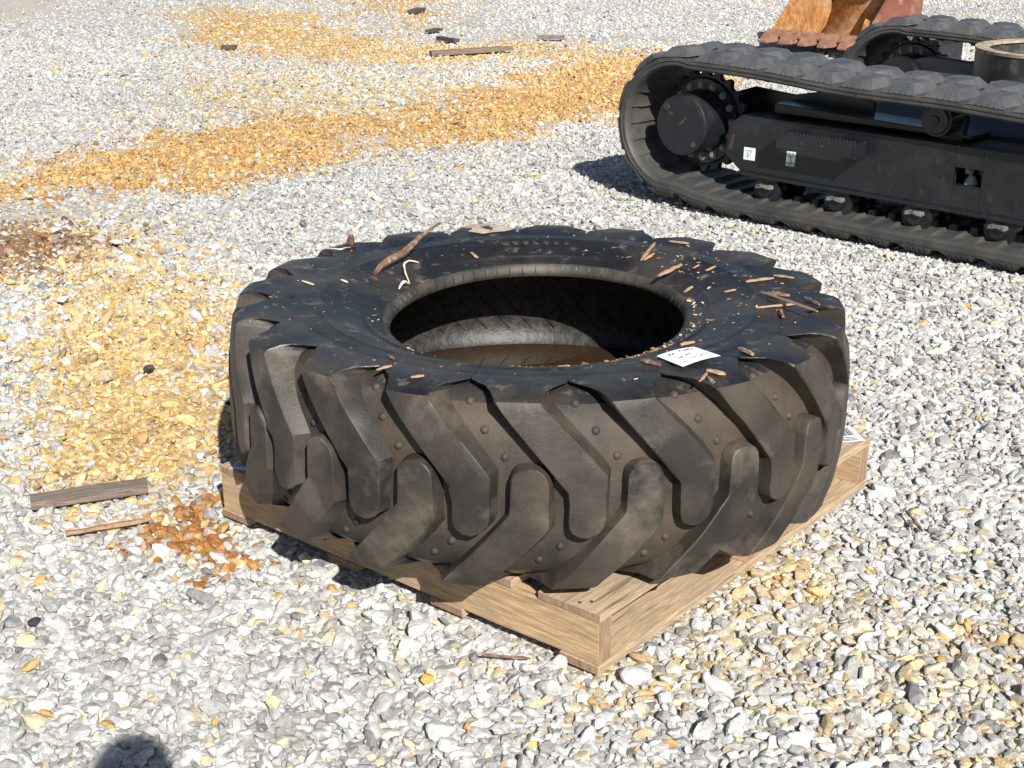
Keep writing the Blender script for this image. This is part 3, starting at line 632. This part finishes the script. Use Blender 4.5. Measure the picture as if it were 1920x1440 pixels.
# crumbs of bark along the bead and on the right sidewall
def crumbs():
    m = MB(); g = random.Random(9)
    def one(p, s):
        Mx = Euler((g.uniform(-.3, .3), g.uniform(-.3, .3), g.uniform(0, 6.28))).to_matrix(); m.box(p + Vector((0, 0, s * .15)), (s * g.uniform(.8, 2.6), s * g.uniform(.35, .7), s * .3), Mx, g.choice((0, 0, 1, 2)))
    cl = [g.gauss(R(18), R(42)) for _ in range(38)]
    for _ in range(210):
        th = g.choice(cl) + g.gauss(0, R(2.2)); r = .357 + abs(g.gauss(0, .016)); z = tyre_z(r); one(TC + warp(r, th, z), min(.011, .0022 + g.expovariate(400)))
    for _ in range(70):
        th = g.gauss(R(128), R(16)); r = .40 + abs(g.gauss(0, .06)); r = min(r, .56); one(TC + warp(r, th, tyre_z(r)), g.uniform(.0015, .006))
    for _ in range(110):
        th = g.uniform(0, 6.283); r = g.uniform(.37, .57); one(TC + warp(r, th, tyre_z(r)), g.uniform(.0012, .0042))
    for _ in range(25):
        th = g.gauss(R(70), R(22)); r = g.uniform(.39, .56); one(TC + warp(r, th, tyre_z(r)), g.uniform(.0015, .005))
    tag(m.build('bark_crumbs', [M['splinter'], M['bark'], M['straw']]), 'tan and brown bark crumbs scattered over the tyre sidewall and bead', 'bark crumbs', kind='stuff')
crumbs()

# ------------------------------------------------------------------ tracked undercarriage
UM = Matrix(((MU.x, MW.x, 0, MA.x), (MU.y, MW.y, 0, MA.y), (0, 0, 1, 0), (0, 0, 0, 1)))     # x along the track, y away from the camera
TW = .45; LUGP = .175
def track_path():
    P = []
    for k in range(0, 41):
        a = R(88 + (252 - 88) * k / 40); P.append((.055 + .316 * math.cos(a), .349 + .300 * math.sin(a)))
    for k in range(1, 13): t = k / 12; P.append((.02 + .34 * t, .072 - .044 * (1 - (1 - t) ** 2)))
    for k in range(1, 60): P.append((.36 + 1.78 * k / 60, .028))
    for k in range(0, 41):
        a = R(-82 + (172) * k / 40); P.append((2.30 + .27 * math.cos(a), .302 + .27 * math.sin(a)))
    for k in range(1, 60):
        t = k / 60; P.append((2.30 - 2.235 * t, .572 + .073 * t - .012 * math.sin(math.pi * t) + .004 * math.sin(t * 17)))
    P = np.array(P + [P[0]]); d = np.r_[0, np.cumsum(np.linalg.norm(np.diff(P, axis=0), axis=1))]; n = 36 * 20
    t = np.linspace(0, d[-1], n, endpoint=False); Q = np.stack([np.interp(t, d, P[:, 0]), np.interp(t, d, P[:, 1])], 1)
    for _ in range(6): Q = .5 * Q + .25 * (np.roll(Q, 1, 0) + np.roll(Q, -1, 0))
    T = np.roll(Q, -1, 0) - np.roll(Q, 1, 0); T /= np.linalg.norm(T, axis=1)[:, None]; Nn = np.stack([T[:, 1], -T[:, 0]], 1)   # path runs ccw seen from the near side: outward normal
    return Q, T, Nn, d[-1]
TQ, TT, TN, TLEN = track_path(); NLUG = 36; STEP = len(TQ) // NLUG
if np.dot(TN[0], TQ[0] - np.array([.055, .355])) < 0: TN = -TN
def build_track(parent, w0):
    tr = empty('rubber_track', (0, w0, 0), parent)
    m = MB(); V = []; F = []; n = len(TQ); S = []
    for i in range(n):
        ph = (i % 10) / 10; saw = .016 * ph ** 1.5      # inner face steps like the moulded pads of the belt
        sec = [(0.006, -.002), (0, -.012), (0, -.020), (.004, -.021), (.004, -.036), (.014, -.044), (.035, -.046), (.10, -.046 - saw), (TW - .10, -.046 - saw), (TW - .035, -.046), (TW - .012, -.044), (TW - .003, -.03), (TW, -.012), (TW - .006, -.002), (TW - .02, 0), (.02, 0)]
        S.append(len(sec)); V += [(TQ[i, 0] + TN[i, 0] * h, w, TQ[i, 1] + TN[i, 1] * h) for w, h in sec]
    k = S[0]
    for i in range(n):
        j = (i + 1) % n; F += [(i * k + a, i * k + (a + 1) % k, j * k + (a + 1) % k, j * k + a) for a in range(k)]
    m.add(V, F).build('belt', M['track'], tr, 40)
    # tread lug: a long sloped bar reaching from the belt edge past the middle, ribbed on its outer end
    def lugm():
        q = MB(); h = .034
        # outline on belt (a along, w across) and on top
        B = [(-.072, .000), (.072, .000), (.074, .13), (.045, .235), (-.055, .235), (-.080, .13)]
        Tp = [(-.038, .045), (.040, .045), (.052, .125), (.026, .205), (-.030, .205), (-.050, .125)]
        V = [(a, w, -.004) for a, w in B] + [(a, w, h if w < .2 else h - .004) for a, w in Tp]
        q.add(V, [tuple(range(5, -1, -1)), tuple(range(6, 12))] + [(i, (i + 1) % 6, 6 + (i + 1) % 6, 6 + i) for i in range(6)])
        for x in (-.028, -.010, .010, .028):          # end ribs
            q.add([(x * 1.25 - .0022, -.0012, 0), (x * 1.25 + .0022, -.0012, 0), (x + .0022, .043, h + .001), (x - .0022, .043, h + .001), (x * 1.25, .006, 0), (x, .05, h - .002)], [(0, 1, 2, 3), (0, 3, 5, 4), (1, 4, 5, 2)])
        q.box((.012, .16, h - .002), (.022, .016, .007))
        me = q.mesh('tread_lug'); me.materials.append(M['lug']); return me
    lm = lugm()
    lm2 = lm.copy(); lm2.transform(Matrix.Scale(-1, 4, (0, 1, 0))); lm2.flip_normals()
    def put(nm, me, i, w):
        i %= len(TQ); T, N_ = TT[i], TN[i]
        o = bpy.data.objects.new(nm, me); COL.objects.link(o); o.parent = tr
        o.matrix_basis = Matrix(((T[0], 0, N_[0], TQ[i, 0]), (0, 1, 0, w), (T[1], 0, N_[1], TQ[i, 1]), (0, 0, 0, 1)))
    for kk in range(NLUG):
        put('tread_lug', lm, kk * STEP + 4, 0.0); put('tread_lug', lm2, kk * STEP + STEP // 2 + 4, TW)
    gl = MB()
    for s in (-1, 1):
        c = s * .05; gl.add([(-.022, c - .018, -.025), (.022, c - .018, -.025), (.022, c + .018, -.025), (-.022, c + .018, -.025), (-.012, c - .010, -.075), (.012, c - .010, -.075), (.012, c + .010, -.075), (-.012, c + .010, -.075)], [(0, 1, 2, 3), (4, 7, 6, 5), (0, 4, 5, 1), (1, 5, 6, 2), (2, 6, 7, 3), (3, 7, 4, 0)])
    gm = gl.mesh('guide_lug'); gm.materials.append(M['track'])
    for kk in [q for q in range(NLUG * 2) if TQ[(q * STEP // 2 + 2) % len(TQ), 0] > .34]: put('guide_lug', gm, kk * STEP // 2 + 2, TW / 2)
    return tr
def build_side(root, w0, full):
    s = 1
    tr = build_track(root, w0)
    F = lambda a, b, h: Vector((a, h, b))
    fr = empty('track_frame', (0, w0, 0), root)
    # side beam built round the inspection window
    X0, X1, Z0, Z1 = 1.283, 1.396, .266, .331; y0, y1 = .12, .15
    m = MB()
    m.prism([(.238, .242), (.25, .372), (.318, .42), (X0, .414), (X0, .168), (1.1, .176), (.32, .182)], F, y0, y1)
    m.prism([(X0, Z1), (X0, .414), (X1, .4135), (X1, Z1)], F, y0, y1); m.prism([(X0, .168), (X0, Z0), (X1, Z0), (X1, .167)], F, y0, y1)
    m.prism([(X1, .167), (X1, .4135), (2.12, .41), (2.2, .37), (2.2, .22), (2.12, .165)], F, y0, y1)
    m.prism([(.318, .4205), (2.12, .4105), (2.12, .4), (.318, .41)], F, y0 + .031, .33)            # top plate
    m.prism([(.33, .19), (2.1, .19), (2.1, .4), (.33, .4)], F, .31, .33)                            # inner plate
    m.build('side_beam', M['paint'], fr, None, .003)
    m = MB(); m.prism([(.32, .183), (1.1, .177), (2.12, .166), (2.12, .150), (1.1, .161), (.35, .167)], F, .105, .34); m.build('bottom_flange', M['paint'], fr, None, .002)
    m = MB(); m.prism([(.42, .47), (1.05, .45), (1.3, .44), (1.3, .425), (.42, .43)], F, .2, .36); m.build('top_ledge', M['paintb'], fr, None, .003)
    if full:
        m = MB().prism([(.255, .268), (.272, .33), (.282, .33), (.276, .268)], F, .1185, .122); m.build('slot', M['stamp'], fr)
        m = MB(); m.prism([(.335, .2335), (.391, .234), (.392, .2865), (.336, .286)], F, .1175, .1195, 0)
        hook = lambda cx, cz, sc: [(cx + sc * a, cz + sc * b) for a, b in ((-.2, .55), (.1, .5), (.12, .1), (.45, -.25), (.3, -.8), (-.25, -.95), (-.55, -.5), (-.4, -.35), (-.15, -.7), (.12, -.55), (.2, -.25), (-.12, 0))]
        m.prism(hook(.357, .258, .013), F, .1167, .1172, 1); m.prism([(.345, .274), (.378, .2735), (.378, .2715), (.345, .272)], F, .1167, .1172, 1); m.prism([(.372, .272), (.374, .272), (.370, .256), (.3685, .256)], F, .1167, .1172, 1)
        m.build('hook_sticker', [M['stickw'], M['stickg']], fr)
        m = MB(); m.prism([(.545, .252), (.588, .2535), (.589, .297), (.547, .2955)], F, .1175, .1195, 0); m.prism([(.543, .234), (.586, .2355), (.588, .2525), (.545, .251)], F, .1175, .1195, 2)
        m.prism(hook(.567, .258, .018), F, .1167, .1172, 1)
        for x in (.554, .562, .571, .580): m.prism([(x, .277), (x + .0014, .277), (x + .0014 + (x - .567) * .2, .292), (x + (x - .567) * .2, .292)], F, .1167, .1172, 1)
        m.prism([(.556, .2755), (.580, .276), (.567, .268)], F, .1167, .1172, 1)
        m.build('hook_sticker', [M['stickw'], M['stickg'], M['stickgrey']], fr)
        # serrated step
        m = MB(); m.box((.72, .045, .3505), (.36, .008, .062)); m.box((.542, .083, .3505), (.006, .075, .062)); m.box((.904, .078, .3505), (.008, .085, .062))
        for k in range(22): x = .55 + .345 * k / 21; m.add([(x - .008, .042, .381), (x + .008, .042, .381), (x, .042, .3925), (x - .008, .049, .381), (x + .008, .049, .381), (x, .049, .3925)], [(0, 1, 2), (5, 4, 3), (0, 3, 4, 1), (1, 4, 5, 2), (2, 5, 3, 0)])
        m.build('step', M['paint'], fr, None, .002)
        m = MB()
        for x in (.66, .755): m.cyl((x, .0395, .352), (x, .042, .352), .0065, n=12)
        m.build('step_holes', M['stamp'], fr)
        # grease valve and warning label inside the window
        m = MB(); m.prism([(X0 - .05, Z0 - .05), (X1 + .05, Z0 - .05), (X1 + .05, Z1 + .05), (X0 - .05, Z1 + .05)], F, .215, .22, 0); m.build('window_back', M['paintb'], fr)
        m = MB(); m.cyl((1.322, .195, .262), (1.322, .195, .292), .03, .014, 16); m.cyl((1.322, .195, .29), (1.318, .185, .306), .007, .007, 10); m.cyl((1.312, .17, .312), (1.322, .19, .312), .011, .011, 12); m.build('grease_valve', M['stickgrey'], fr, 40)
        m = MB(); m.prism([(1.372, .268), (1.412, .266), (1.412, .335), (1.374, .335)], F, .212, .2148, 0)
        for z in (.275, .29, .305, .318): m.prism([(1.378, z), (1.392, z + .003), (1.392, z + .006), (1.378, z + .003)], F, .2113, .2118, 1)
        m.build('caution_label', [M['yellow'], M['ink']], fr)
    # drive sprocket with bolts and hub
    sp = empty('drive_sprocket', (.052, w0, .353), root)
    m = MB(); N_ = 40; poly = []
    for k in range(N_ * 2):
        a = math.pi * k / N_; r = .222 if k % 4 in (0, 1) else .20; poly.append((r * math.cos(a), r * math.sin(a)))
    m.prism(poly, F, .215, .245); m.build('sprocket_wheel', M['paint'], sp, None, .002)
    m = MB(); m.cyl((0, .2, 0), (0, .216, 0), .183, .19, 48); m.build('sprocket_flange', M['paintb'], sp, 40)
    bm_ = MB().cyl((0, 0, 0), (0, -.012, 0), .0125, .0115, 6).cyl((0, .002, 0), (0, -.002, 0), .016, .016, 14).mesh('bolt'); bm_.materials.append(M['bolt'])
    for k in range(16):
        a = R(4 + 22.5 * k); b = bpy.data.objects.new('bolt', bm_); COL.objects.link(b); b.parent = sp; b.location = (.157 * math.cos(a), .199, .157 * math.sin(a)); b.rotation_euler = (0, rnd.uniform(0, 1), 0)
    m = MB(); m.cyl((0, .2, 0), (0, .052, 0), .138, .131, 56); m.cyl((0, .053, 0), (0, .045, 0), .131, .127, 56, caps=True); m.build('final_drive', M['paint'], sp, 40)
    m = MB(); m.cyl((0, .046, 0), (0, .0435, 0), .118, .117, 56); m.build('cover_plate', M['paintb'], sp, 40)
    m = MB(); m.cyl((-.075, .044, .07), (-.075, .036, .07), .016, .014, 6); m.cyl((-.075, .036, .07), (-.075, .034, .07), .006, n=8); m.box((-.052, .043, .045), (.022, .003, .014)); m.cyl((.07, .044, -.075), (.07, .038, -.075), .013, .012, 12)
    for k in range(4): m.box((-.012 + .012 * k, .043, -.004 + .011 * k), (.007, .002, .011), Matrix.Rotation(R(-40), 3, 'Y'))
    m.build('plugs_and_marks', M['ring'], sp)
    # idler at the other end
    idl = MB().cyl((2.30, w0 + .16, .302), (2.30, w0 + .29, .302), .225, .225, 40).cyl((2.30, w0 + .14, .302), (2.30, w0 + .31, .302), .12, .12, 24); idl.build('idler_wheel', M['paint'], root, 40)
    for k, x in enumerate((.46, .80, 1.15, 1.49, 1.84)):
        ro = MB().cyl((x, .12, .118), (x, .20, .118), .062, .055, 24).cyl((x, .25, .118), (x, .33, .118), .055, .062, 24).cyl((x, .1, .118), (x, .34, .118), .03, .03, 16).build('track_roller', M['paint'], fr, 40)
        q = MB().prism([(-.034, .0), (-.015, .003), (.0, .008), (.015, .003), (.034, 0), (.032, .014), (.0, .017), (-.032, .014)], lambda a, b, h: Vector((x + a, h, .128 + b)), .085, .118); q.build('roller_pad', M['pad'], ro)
    cr = MB().cyl((1.20, .10, .50), (1.20, .22, .50), .062, .062, 32).cyl((1.20, .09, .50), (1.20, .1, .50), .05, .056, 32).cyl((1.20, .082, .50), (1.20, .09, .50), .015, .018, 16); cr.build('carrier_roller', M['paintb'], fr, 40)
    m = MB(); m.prism([(1.08, .545), (1.18, .40), (1.26, .40), (1.27, .5), (1.2, .57)], F, .2, .24); m.build('roller_bracket', M['paint'], fr, None, .003)
    return tr
def build_undercarriage():
    root = empty('undercarriage'); root.matrix_world = UM
    tag(root, 'black crawler undercarriage with rubber tracks and a bare slewing ring', 'undercarriage')
    build_side(root, 0, True); build_side(root, 1.87, True)
    # centre frame
    F = lambda a, b, h: Vector((a, h, b))
    m = MB(); m.prism([(.335, .30), (.335, .425), (.6, .525), (1.2, .525), (1.5, .43), (1.985, .39), (1.985, .30)], lambda a, b, h: Vector((h, a, b)), .60, 2.02)
    for w_ in (.345, 1.95): m.prism([(.02, .22), (.02, .44), (.22, .505), (.42, .49), (.62, .53), (.8, .50), (.8, .28), (.3, .2)], F, w_, w_ + .02)
    for sx in (-1, 1):
        for sy in (-1, 1):
            c = Vector((1.22 + sx * .36, 1.16 + sy * .38, .40)); e = Vector((1.22 + sx * .66, 1.16 + sy * .84, .345)); d = e - c
            s = Vector((-d.y, d.x, 0)).normalized() * .12
            m.add([c - s + Vector((0, 0, -.1)), c + s + Vector((0, 0, -.1)), c + s + Vector((0, 0, .1)), c - s + Vector((0, 0, .1)), e - s + Vector((0, 0, -.06)), e + s + Vector((0, 0, -.06)), e + s + Vector((0, 0, .06)), e - s + Vector((0, 0, .06))], [(0, 1, 2, 3), (7, 6, 5, 4), (0, 4, 5, 1), (1, 5, 6, 2), (2, 6, 7, 3), (3, 7, 4, 0)])
    m.build('centre_frame', M['paintb'], root, None, .004)
    sr = empty('slewing_ring', (1.27, 1.16, .5), root)
    def tubering(ro, ri, z0, z1, nm, mt):
        n = 72; V = []; 
        for r, z in ((ro, z0), (ro, z1), (ri, z1), (ri, z0)): V += [(r * math.cos(2 * math.pi * k / n), r * math.sin(2 * math.pi * k / n), z) for k in range(n)]
        F_ = [(a * n + k, a * n + (k + 1) % n, ((a + 1) % 4) * n + (k + 1) % n, ((a + 1) % 4) * n + k) for a in range(4) for k in range(n)]
        return MB().add(V, F_).build(nm, mt, sr, 40)
    tubering(.405, .365, 0, .172, 'ring_wall', M['ring']); tubering(.408, .355, .1725, .184, 'ring_flange', M['rusttop'])
    m = MB().cyl((0, 0, .01), (0, 0, .03), .3645, n=48); m.build('ring_floor', M['ring'], sr)
    # dozer-blade lug plate seen between the tracks, on the sprocket end
    m = MB(); m.prism([(.22, .42), (.78, .36), (.78, .30), (.22, .38)], F, .82, .9); m.prism([(.22, .42), (.78, .36), (.78, .30), (.22, .38)], F, 1.42, 1.5); m.build('blade_arm', M['paintb'], root, None, .003)
    return root
build_undercarriage()

# coupler block with bright pins behind the far track
def build_coupler():
    c = empty('coupler_block'); c.matrix_world = UM @ Matrix.Translation((-.17, 2.62, 0))
    tag(c, 'black coupler block with bright pins behind the far track beside the rusty bucket', 'coupler')
    m = MB().box((0, 0, .012), (.34, .4, .024)).box((.06, 0, .27), (.2, .3, .5)).box((-.07, .02, .2), (.12, .22, .36)); m.build('body', M['paint'], c, None, .006)
    for x, z in ((-.03, .50), (-.09, .42)): MB().cyl((x, -.17, z), (x, -.1, z), .035, .035, 16).build('pin', M['steel'], c, 40)
    MB().box((.1, .0, .526), (.2, .26, .008)).build('top_plate', M['stickw'], c)
    MB().box((-.09, -.13, .33), (.06, .03, .07)).build('lock_plate', M['steel'], c)
build_coupler()

# ------------------------------------------------------------------ rusty bucket
def build_bucket():
    p0 = at_z(1447, 70, .10)
    b = empty('digging_bucket'); BM = Matrix(((MU.x, MW.x, 0, p0.x), (MU.y, MW.y, 0, p0.y), (0, 0, 1, 0), (0, 0, 0, 1))); b.matrix_world = BM
    tag(b, 'rusty orange excavator bucket with five teeth behind the undercarriage', 'bucket')
    Wd = .84
    prof = sub([(0, .125), (.30, .085), (.60, .04), (.80, .07), (.93, .24), (.95, .46), (.86, .66), (.70, .78)], 2)
    F = lambda a, z, h: Vector((h, a, z))
    m = MB(); n = len(prof); V = []; T = .016
    for x in (0.0, Wd):
        for (a, z) in prof: V.append((x, a, z))
    Fc = [(i, i + 1, n + i + 1, n + i) for i in range(n - 1)]
    o = m.add(V, Fc).build('shell', M['rust'], b, 50); sd = o.modifiers.new('s', 'SOLIDIFY'); sd.thickness = T; sd.offset = 0
    plate = prof + [(.60, .70), (.30, .40), (.04, .165)]
    for x, mt in ((-.018, 'rust'), (Wd + .002, 'redp')):
        pm = MB().prism(plate, F, x, x + .016).build('side_plate', M[mt], b)
        MB().prism([(.04, .165), (.30, .40), (.60, .70), (.66, .67), (.36, .36), (.10, .15)], F, x - .012 if x < 0 else x + .0165, x - .001 if x < 0 else x + .028).build('side_cutter', M['redp' if x > 0 else 'rust'], pm)
    MB().box((Wd / 2, -.03, .125), (Wd + .06, .1, .022)).build('lip', M['tooth'], b, None, .004)
    MB().prism([(-.06, .10), (-.06, .16), (.02, .16), (.09, .30), (.14, .28), (.06, .10)], F, Wd - .03, Wd - .012).build('corner_shroud', M['rust'], b)
    tm = MB(); Vt = []
    for a, hw, z0, z1 in ((.06, .05, .09, .165), (-.05, .052, .088, .175), (-.065, .06, .082, .168), (-.13, .052, .078, .14), (-.215, .034, .078, .092)):
        Vt += [(-hw, a, z0), (hw, a, z0), (hw, a, z1), (-hw, a, z1)]
    Ft = [(0, 1, 2, 3), (16, 19, 18, 17)]
    for i in range(4): Ft += [(i * 4 + q, i * 4 + (q + 1) % 4, i * 4 + 4 + (q + 1) % 4, i * 4 + 4 + q) for q in range(4)]
    tme = tm.add(Vt, Ft).cyl((-.03, -.02, .13), (-.062, -.02, .13), .014, n=10).mesh('tooth'); tme.materials.append(M['tooth'])
    for k in range(5):
        t = bpy.data.objects.new('tooth', tme); COL.objects.link(t); t.parent = b; t.location = (.05 + (Wd - .1) * k / 4, 0, 0)
    MB().cyl((.1, .70, .74), (Wd - .1, .70, .74), .05, n=20).build('hinge_tube', M['redp'], b, 40)
build_bucket()

# ------------------------------------------------------------------ wood on the ground
def ground_plank(a, b, w, th, label, seed, point=False, name='plank', material='old', z=.006):
    A = at_z(*a, z); B = at_z(*b, z); d = B - A; L_ = d.length; ang = math.atan2(d.y, d.x); g = random.Random(seed); m = MB(); V = []; F = []; n = 10
    for k in range(n + 1):
        t = k / n; ww = w * (1 if not point or t < .82 else max(.15, (1 - t) / .18)); j = lambda: g.uniform(-.0012, .0012)
        x = L_ * t + (g.uniform(-.006, .006) if k in (0, n) else 0)
        V += [(x, -ww / 2 + j(), 0), (x, ww / 2 + j(), 0), (x + j(), ww / 2 + j(), th + j()), (x + j(), -ww / 2 + j(), th + j())]
    for k in range(n): F += [(k * 4 + q, k * 4 + (q + 1) % 4, k * 4 + 4 + (q + 1) % 4, k * 4 + 4 + q) for q in range(4)]
    F += [(3, 2, 1, 0), tuple(n * 4 + q for q in range(4))]
    o = m.add(V, F).build(name, M[material], None, None, .001); o.location = A; o.rotation_euler = (R(g.uniform(-4, 4)), R(-1.0), ang)
    return tag(o, label, 'wood')
ground_plank((62, 948), (277, 920), .046, .02, 'short weathered grey plank on stained gravel left of the pallet', 1)
ground_plank((118, 1004), (284, 979), .012, .008, 'thin pale split stick below the short grey plank', 2, True, 'split_stick', 'splinter', .012)
ground_plank((808, 104), (961, 97), .07, .035, 'grey pointed survey stake lying on the far gravel', 3, True, 'stake')
ground_plank((1008, 73), (1058, 74), .06, .03, 'grey wood offcut on far gravel right of the stake', 4)
ground_plank((823, 74), (856, 81), .06, .03, 'dark wood scrap nearest the blunt end of the stake', 5, False, 'wood_scrap', 'dark_old')
ground_plank((803, 61), (823, 57), .08, .02, 'dark wood scrap between the stake and the top orange stain', 6, False, 'wood_scrap', 'dark_old')
ground_plank((772, 25), (790, 20), .10, .03, 'farthest dark wood scrap on the top orange stain', 7, False, 'wood_scrap', 'dark_old')
ground_plank((416, 92), (444, 92), .08, .03, 'lone dark wood scrap at the edge of the upper left stain', 8, False, 'wood_scrap', 'dark_old')
ground_plank((905, 1229), (1000, 1238), .005, .004, 'thin brown twig on gravel in front of the pallet', 9, True, 'twig', 'bark', .012)
ground_plank((1700, 960), (1730, 1000), .006, .005, 'thin dark twig on white gravel right of the pallet', 10, True, 'twig', 'bark', .012)

# standout stones
def stone(px, py, w, c, label, k, z=.004):
    me = stone_mesh(300 + k, 'stone', 3); me.materials.clear(); me.materials.append(mat('stone_%s' % k, c, .8, var=.22, vscale=60, bump=.5, bscale=240))
    o = bpy.data.objects.new('stone', me); COL.objects.link(o); p = at_z(px, py, z); o.location = p; o.scale = (w * .5, w * .38, w * .28); o.rotation_euler = (rnd.uniform(-.3, .3), rnd.uniform(-.3, .3), rnd.uniform(0, 6)); tag(o, label, 'stone', 'larger stones lying on the gravel')
stone(305, 1030, .05, (.72, .71, .68), 'large white stone at the lower edge of the rust red patch', 1, .008)
stone(218, 453, .06, (.42, .42, .42), 'grey stone on the brown stain near the left edge', 2, .012)
stone(103, 432, .05, (.72, .71, .69), 'round white stone on the brown stain near the left edge', 3, .012)
stone(118, 562, .055, (.74, .73, .71), 'bright white stone on the white strip at far left', 4, .012)
stone(170, 672, .05, (.34, .24, .11), 'dark ochre stone on the yellow stain left of the tyre', 5, .01)
stone(278, 691, .045, (.05, .05, .055), 'black stone on the yellow stain left of the tyre', 6, .01)
stone(60, 1246, .038, (.50, .32, .13), 'square brown stone on grey gravel at lower left', 7, .008)
stone(515, 1318, .042, (.66, .54, .33), 'pointed cream stone on grey gravel below the pallet', 8, .008)
stone(800, 1272, .032, (.60, .30, .08), 'bright orange stone on grey gravel in front of the pallet', 9, .008)
stone(270, 1082, .012, (.04, .04, .045), 'tiny black stone under the rust red patch', 10, .008)
stone(65, 1165, .03, (.035, .035, .04), 'black stone on grey gravel at lower left', 11, .006)
stone(830, 1370, .06, (.58, .57, .53), 'large pale grey stone near the bottom middle', 12, .01)

# ------------------------------------------------------------------ the person whose shadow falls into the picture
def build_person():
    hx, hy = .038, -.325
    J = {'pelvis': (0, 0, .92, .145, .11), 'waist': (0, 0, 1.08, .13, .10), 'chest': (0, 0, 1.28, .155, .115), 'neck': (0, 0, 1.47, .055, .055), 'head0': (0, .015, 1.55, .07, .08), 'head1': (0, .02, 1.635, .073, .088)}
    for s, n in ((-1, 'l'), (1, 'r')):
        J.update({'sh' + n: (s * .17, 0, 1.41, .06, .06), 'el' + n: (s * .21, .07, 1.15, .045, .045), 'wr' + n: (s * .09, .27, 1.24, .03, .03), 'ha' + n: (s * .065, .33, 1.28, .03, .022),
                  'hp' + n: (s * .09, 0, .86, .09, .095), 'kn' + n: (s * .10, .02, .48, .06, .065), 'an' + n: (s * .10, -.01, .09, .042, .045), 'to' + n: (s * .115, .15, .035, .04, .03)})
    E = [('pelvis', 'waist'), ('waist', 'chest'), ('chest', 'neck'), ('neck', 'head0'), ('head0', 'head1')]
    for n in 'lr': E += [('chest', 'sh' + n), ('sh' + n, 'el' + n), ('el' + n, 'wr' + n), ('wr' + n, 'ha' + n), ('pelvis', 'hp' + n), ('hp' + n, 'kn' + n), ('kn' + n, 'an' + n), ('an' + n, 'to' + n)]
    for n, s in (('l', -1), ('r', 1)):
        for q in range(4): J['f%d%s' % (q, n)] = (s * (.05 - .01 * q), .375, 1.30 - .018 * q, .009, .009); E.append(('ha' + n, 'f%d%s' % (q, n)))
        J['th' + n] = (s * .03, .33, 1.315, .010, .010); E.append(('ha' + n, 'th' + n))
    K = list(J); me = bpy.data.meshes.new('body'); me.from_pydata([J[k][:3] for k in K], [(K.index(a), K.index(b)) for a, b in E], [])
    root = empty('person', (hx, hy, 0)); tag(root, 'person behind the camera whose head shadow falls on the near gravel', 'person')
    o = bpy.data.objects.new('body', me); COL.objects.link(o); o.parent = root
    o.modifiers.new('skin', 'SKIN'); 
    for i, k in enumerate(K): me.skin_vertices[0].data[i].radius = J[k][3:5]; me.skin_vertices[0].data[i].use_root = (k == 'pelvis')
    ss = o.modifiers.new('sub', 'SUBSURF'); ss.levels = 2; ss.render_levels = 2; me.materials.append(M['cloth'])
    bm = bmesh.new(); bmesh.ops.create_icosphere(bm, subdivisions=3, radius=1); 
    for v in bm.verts: v.co = Vector((v.co.x * .075, v.co.y * .092 - .005, v.co.z * .10 + 1.618)) * 1
    hm = bpy.data.meshes.new('hair'); bm.to_mesh(hm); bm.free(); hm.materials.append(M['hair']); link('hair', hm, root, 60)
build_person()
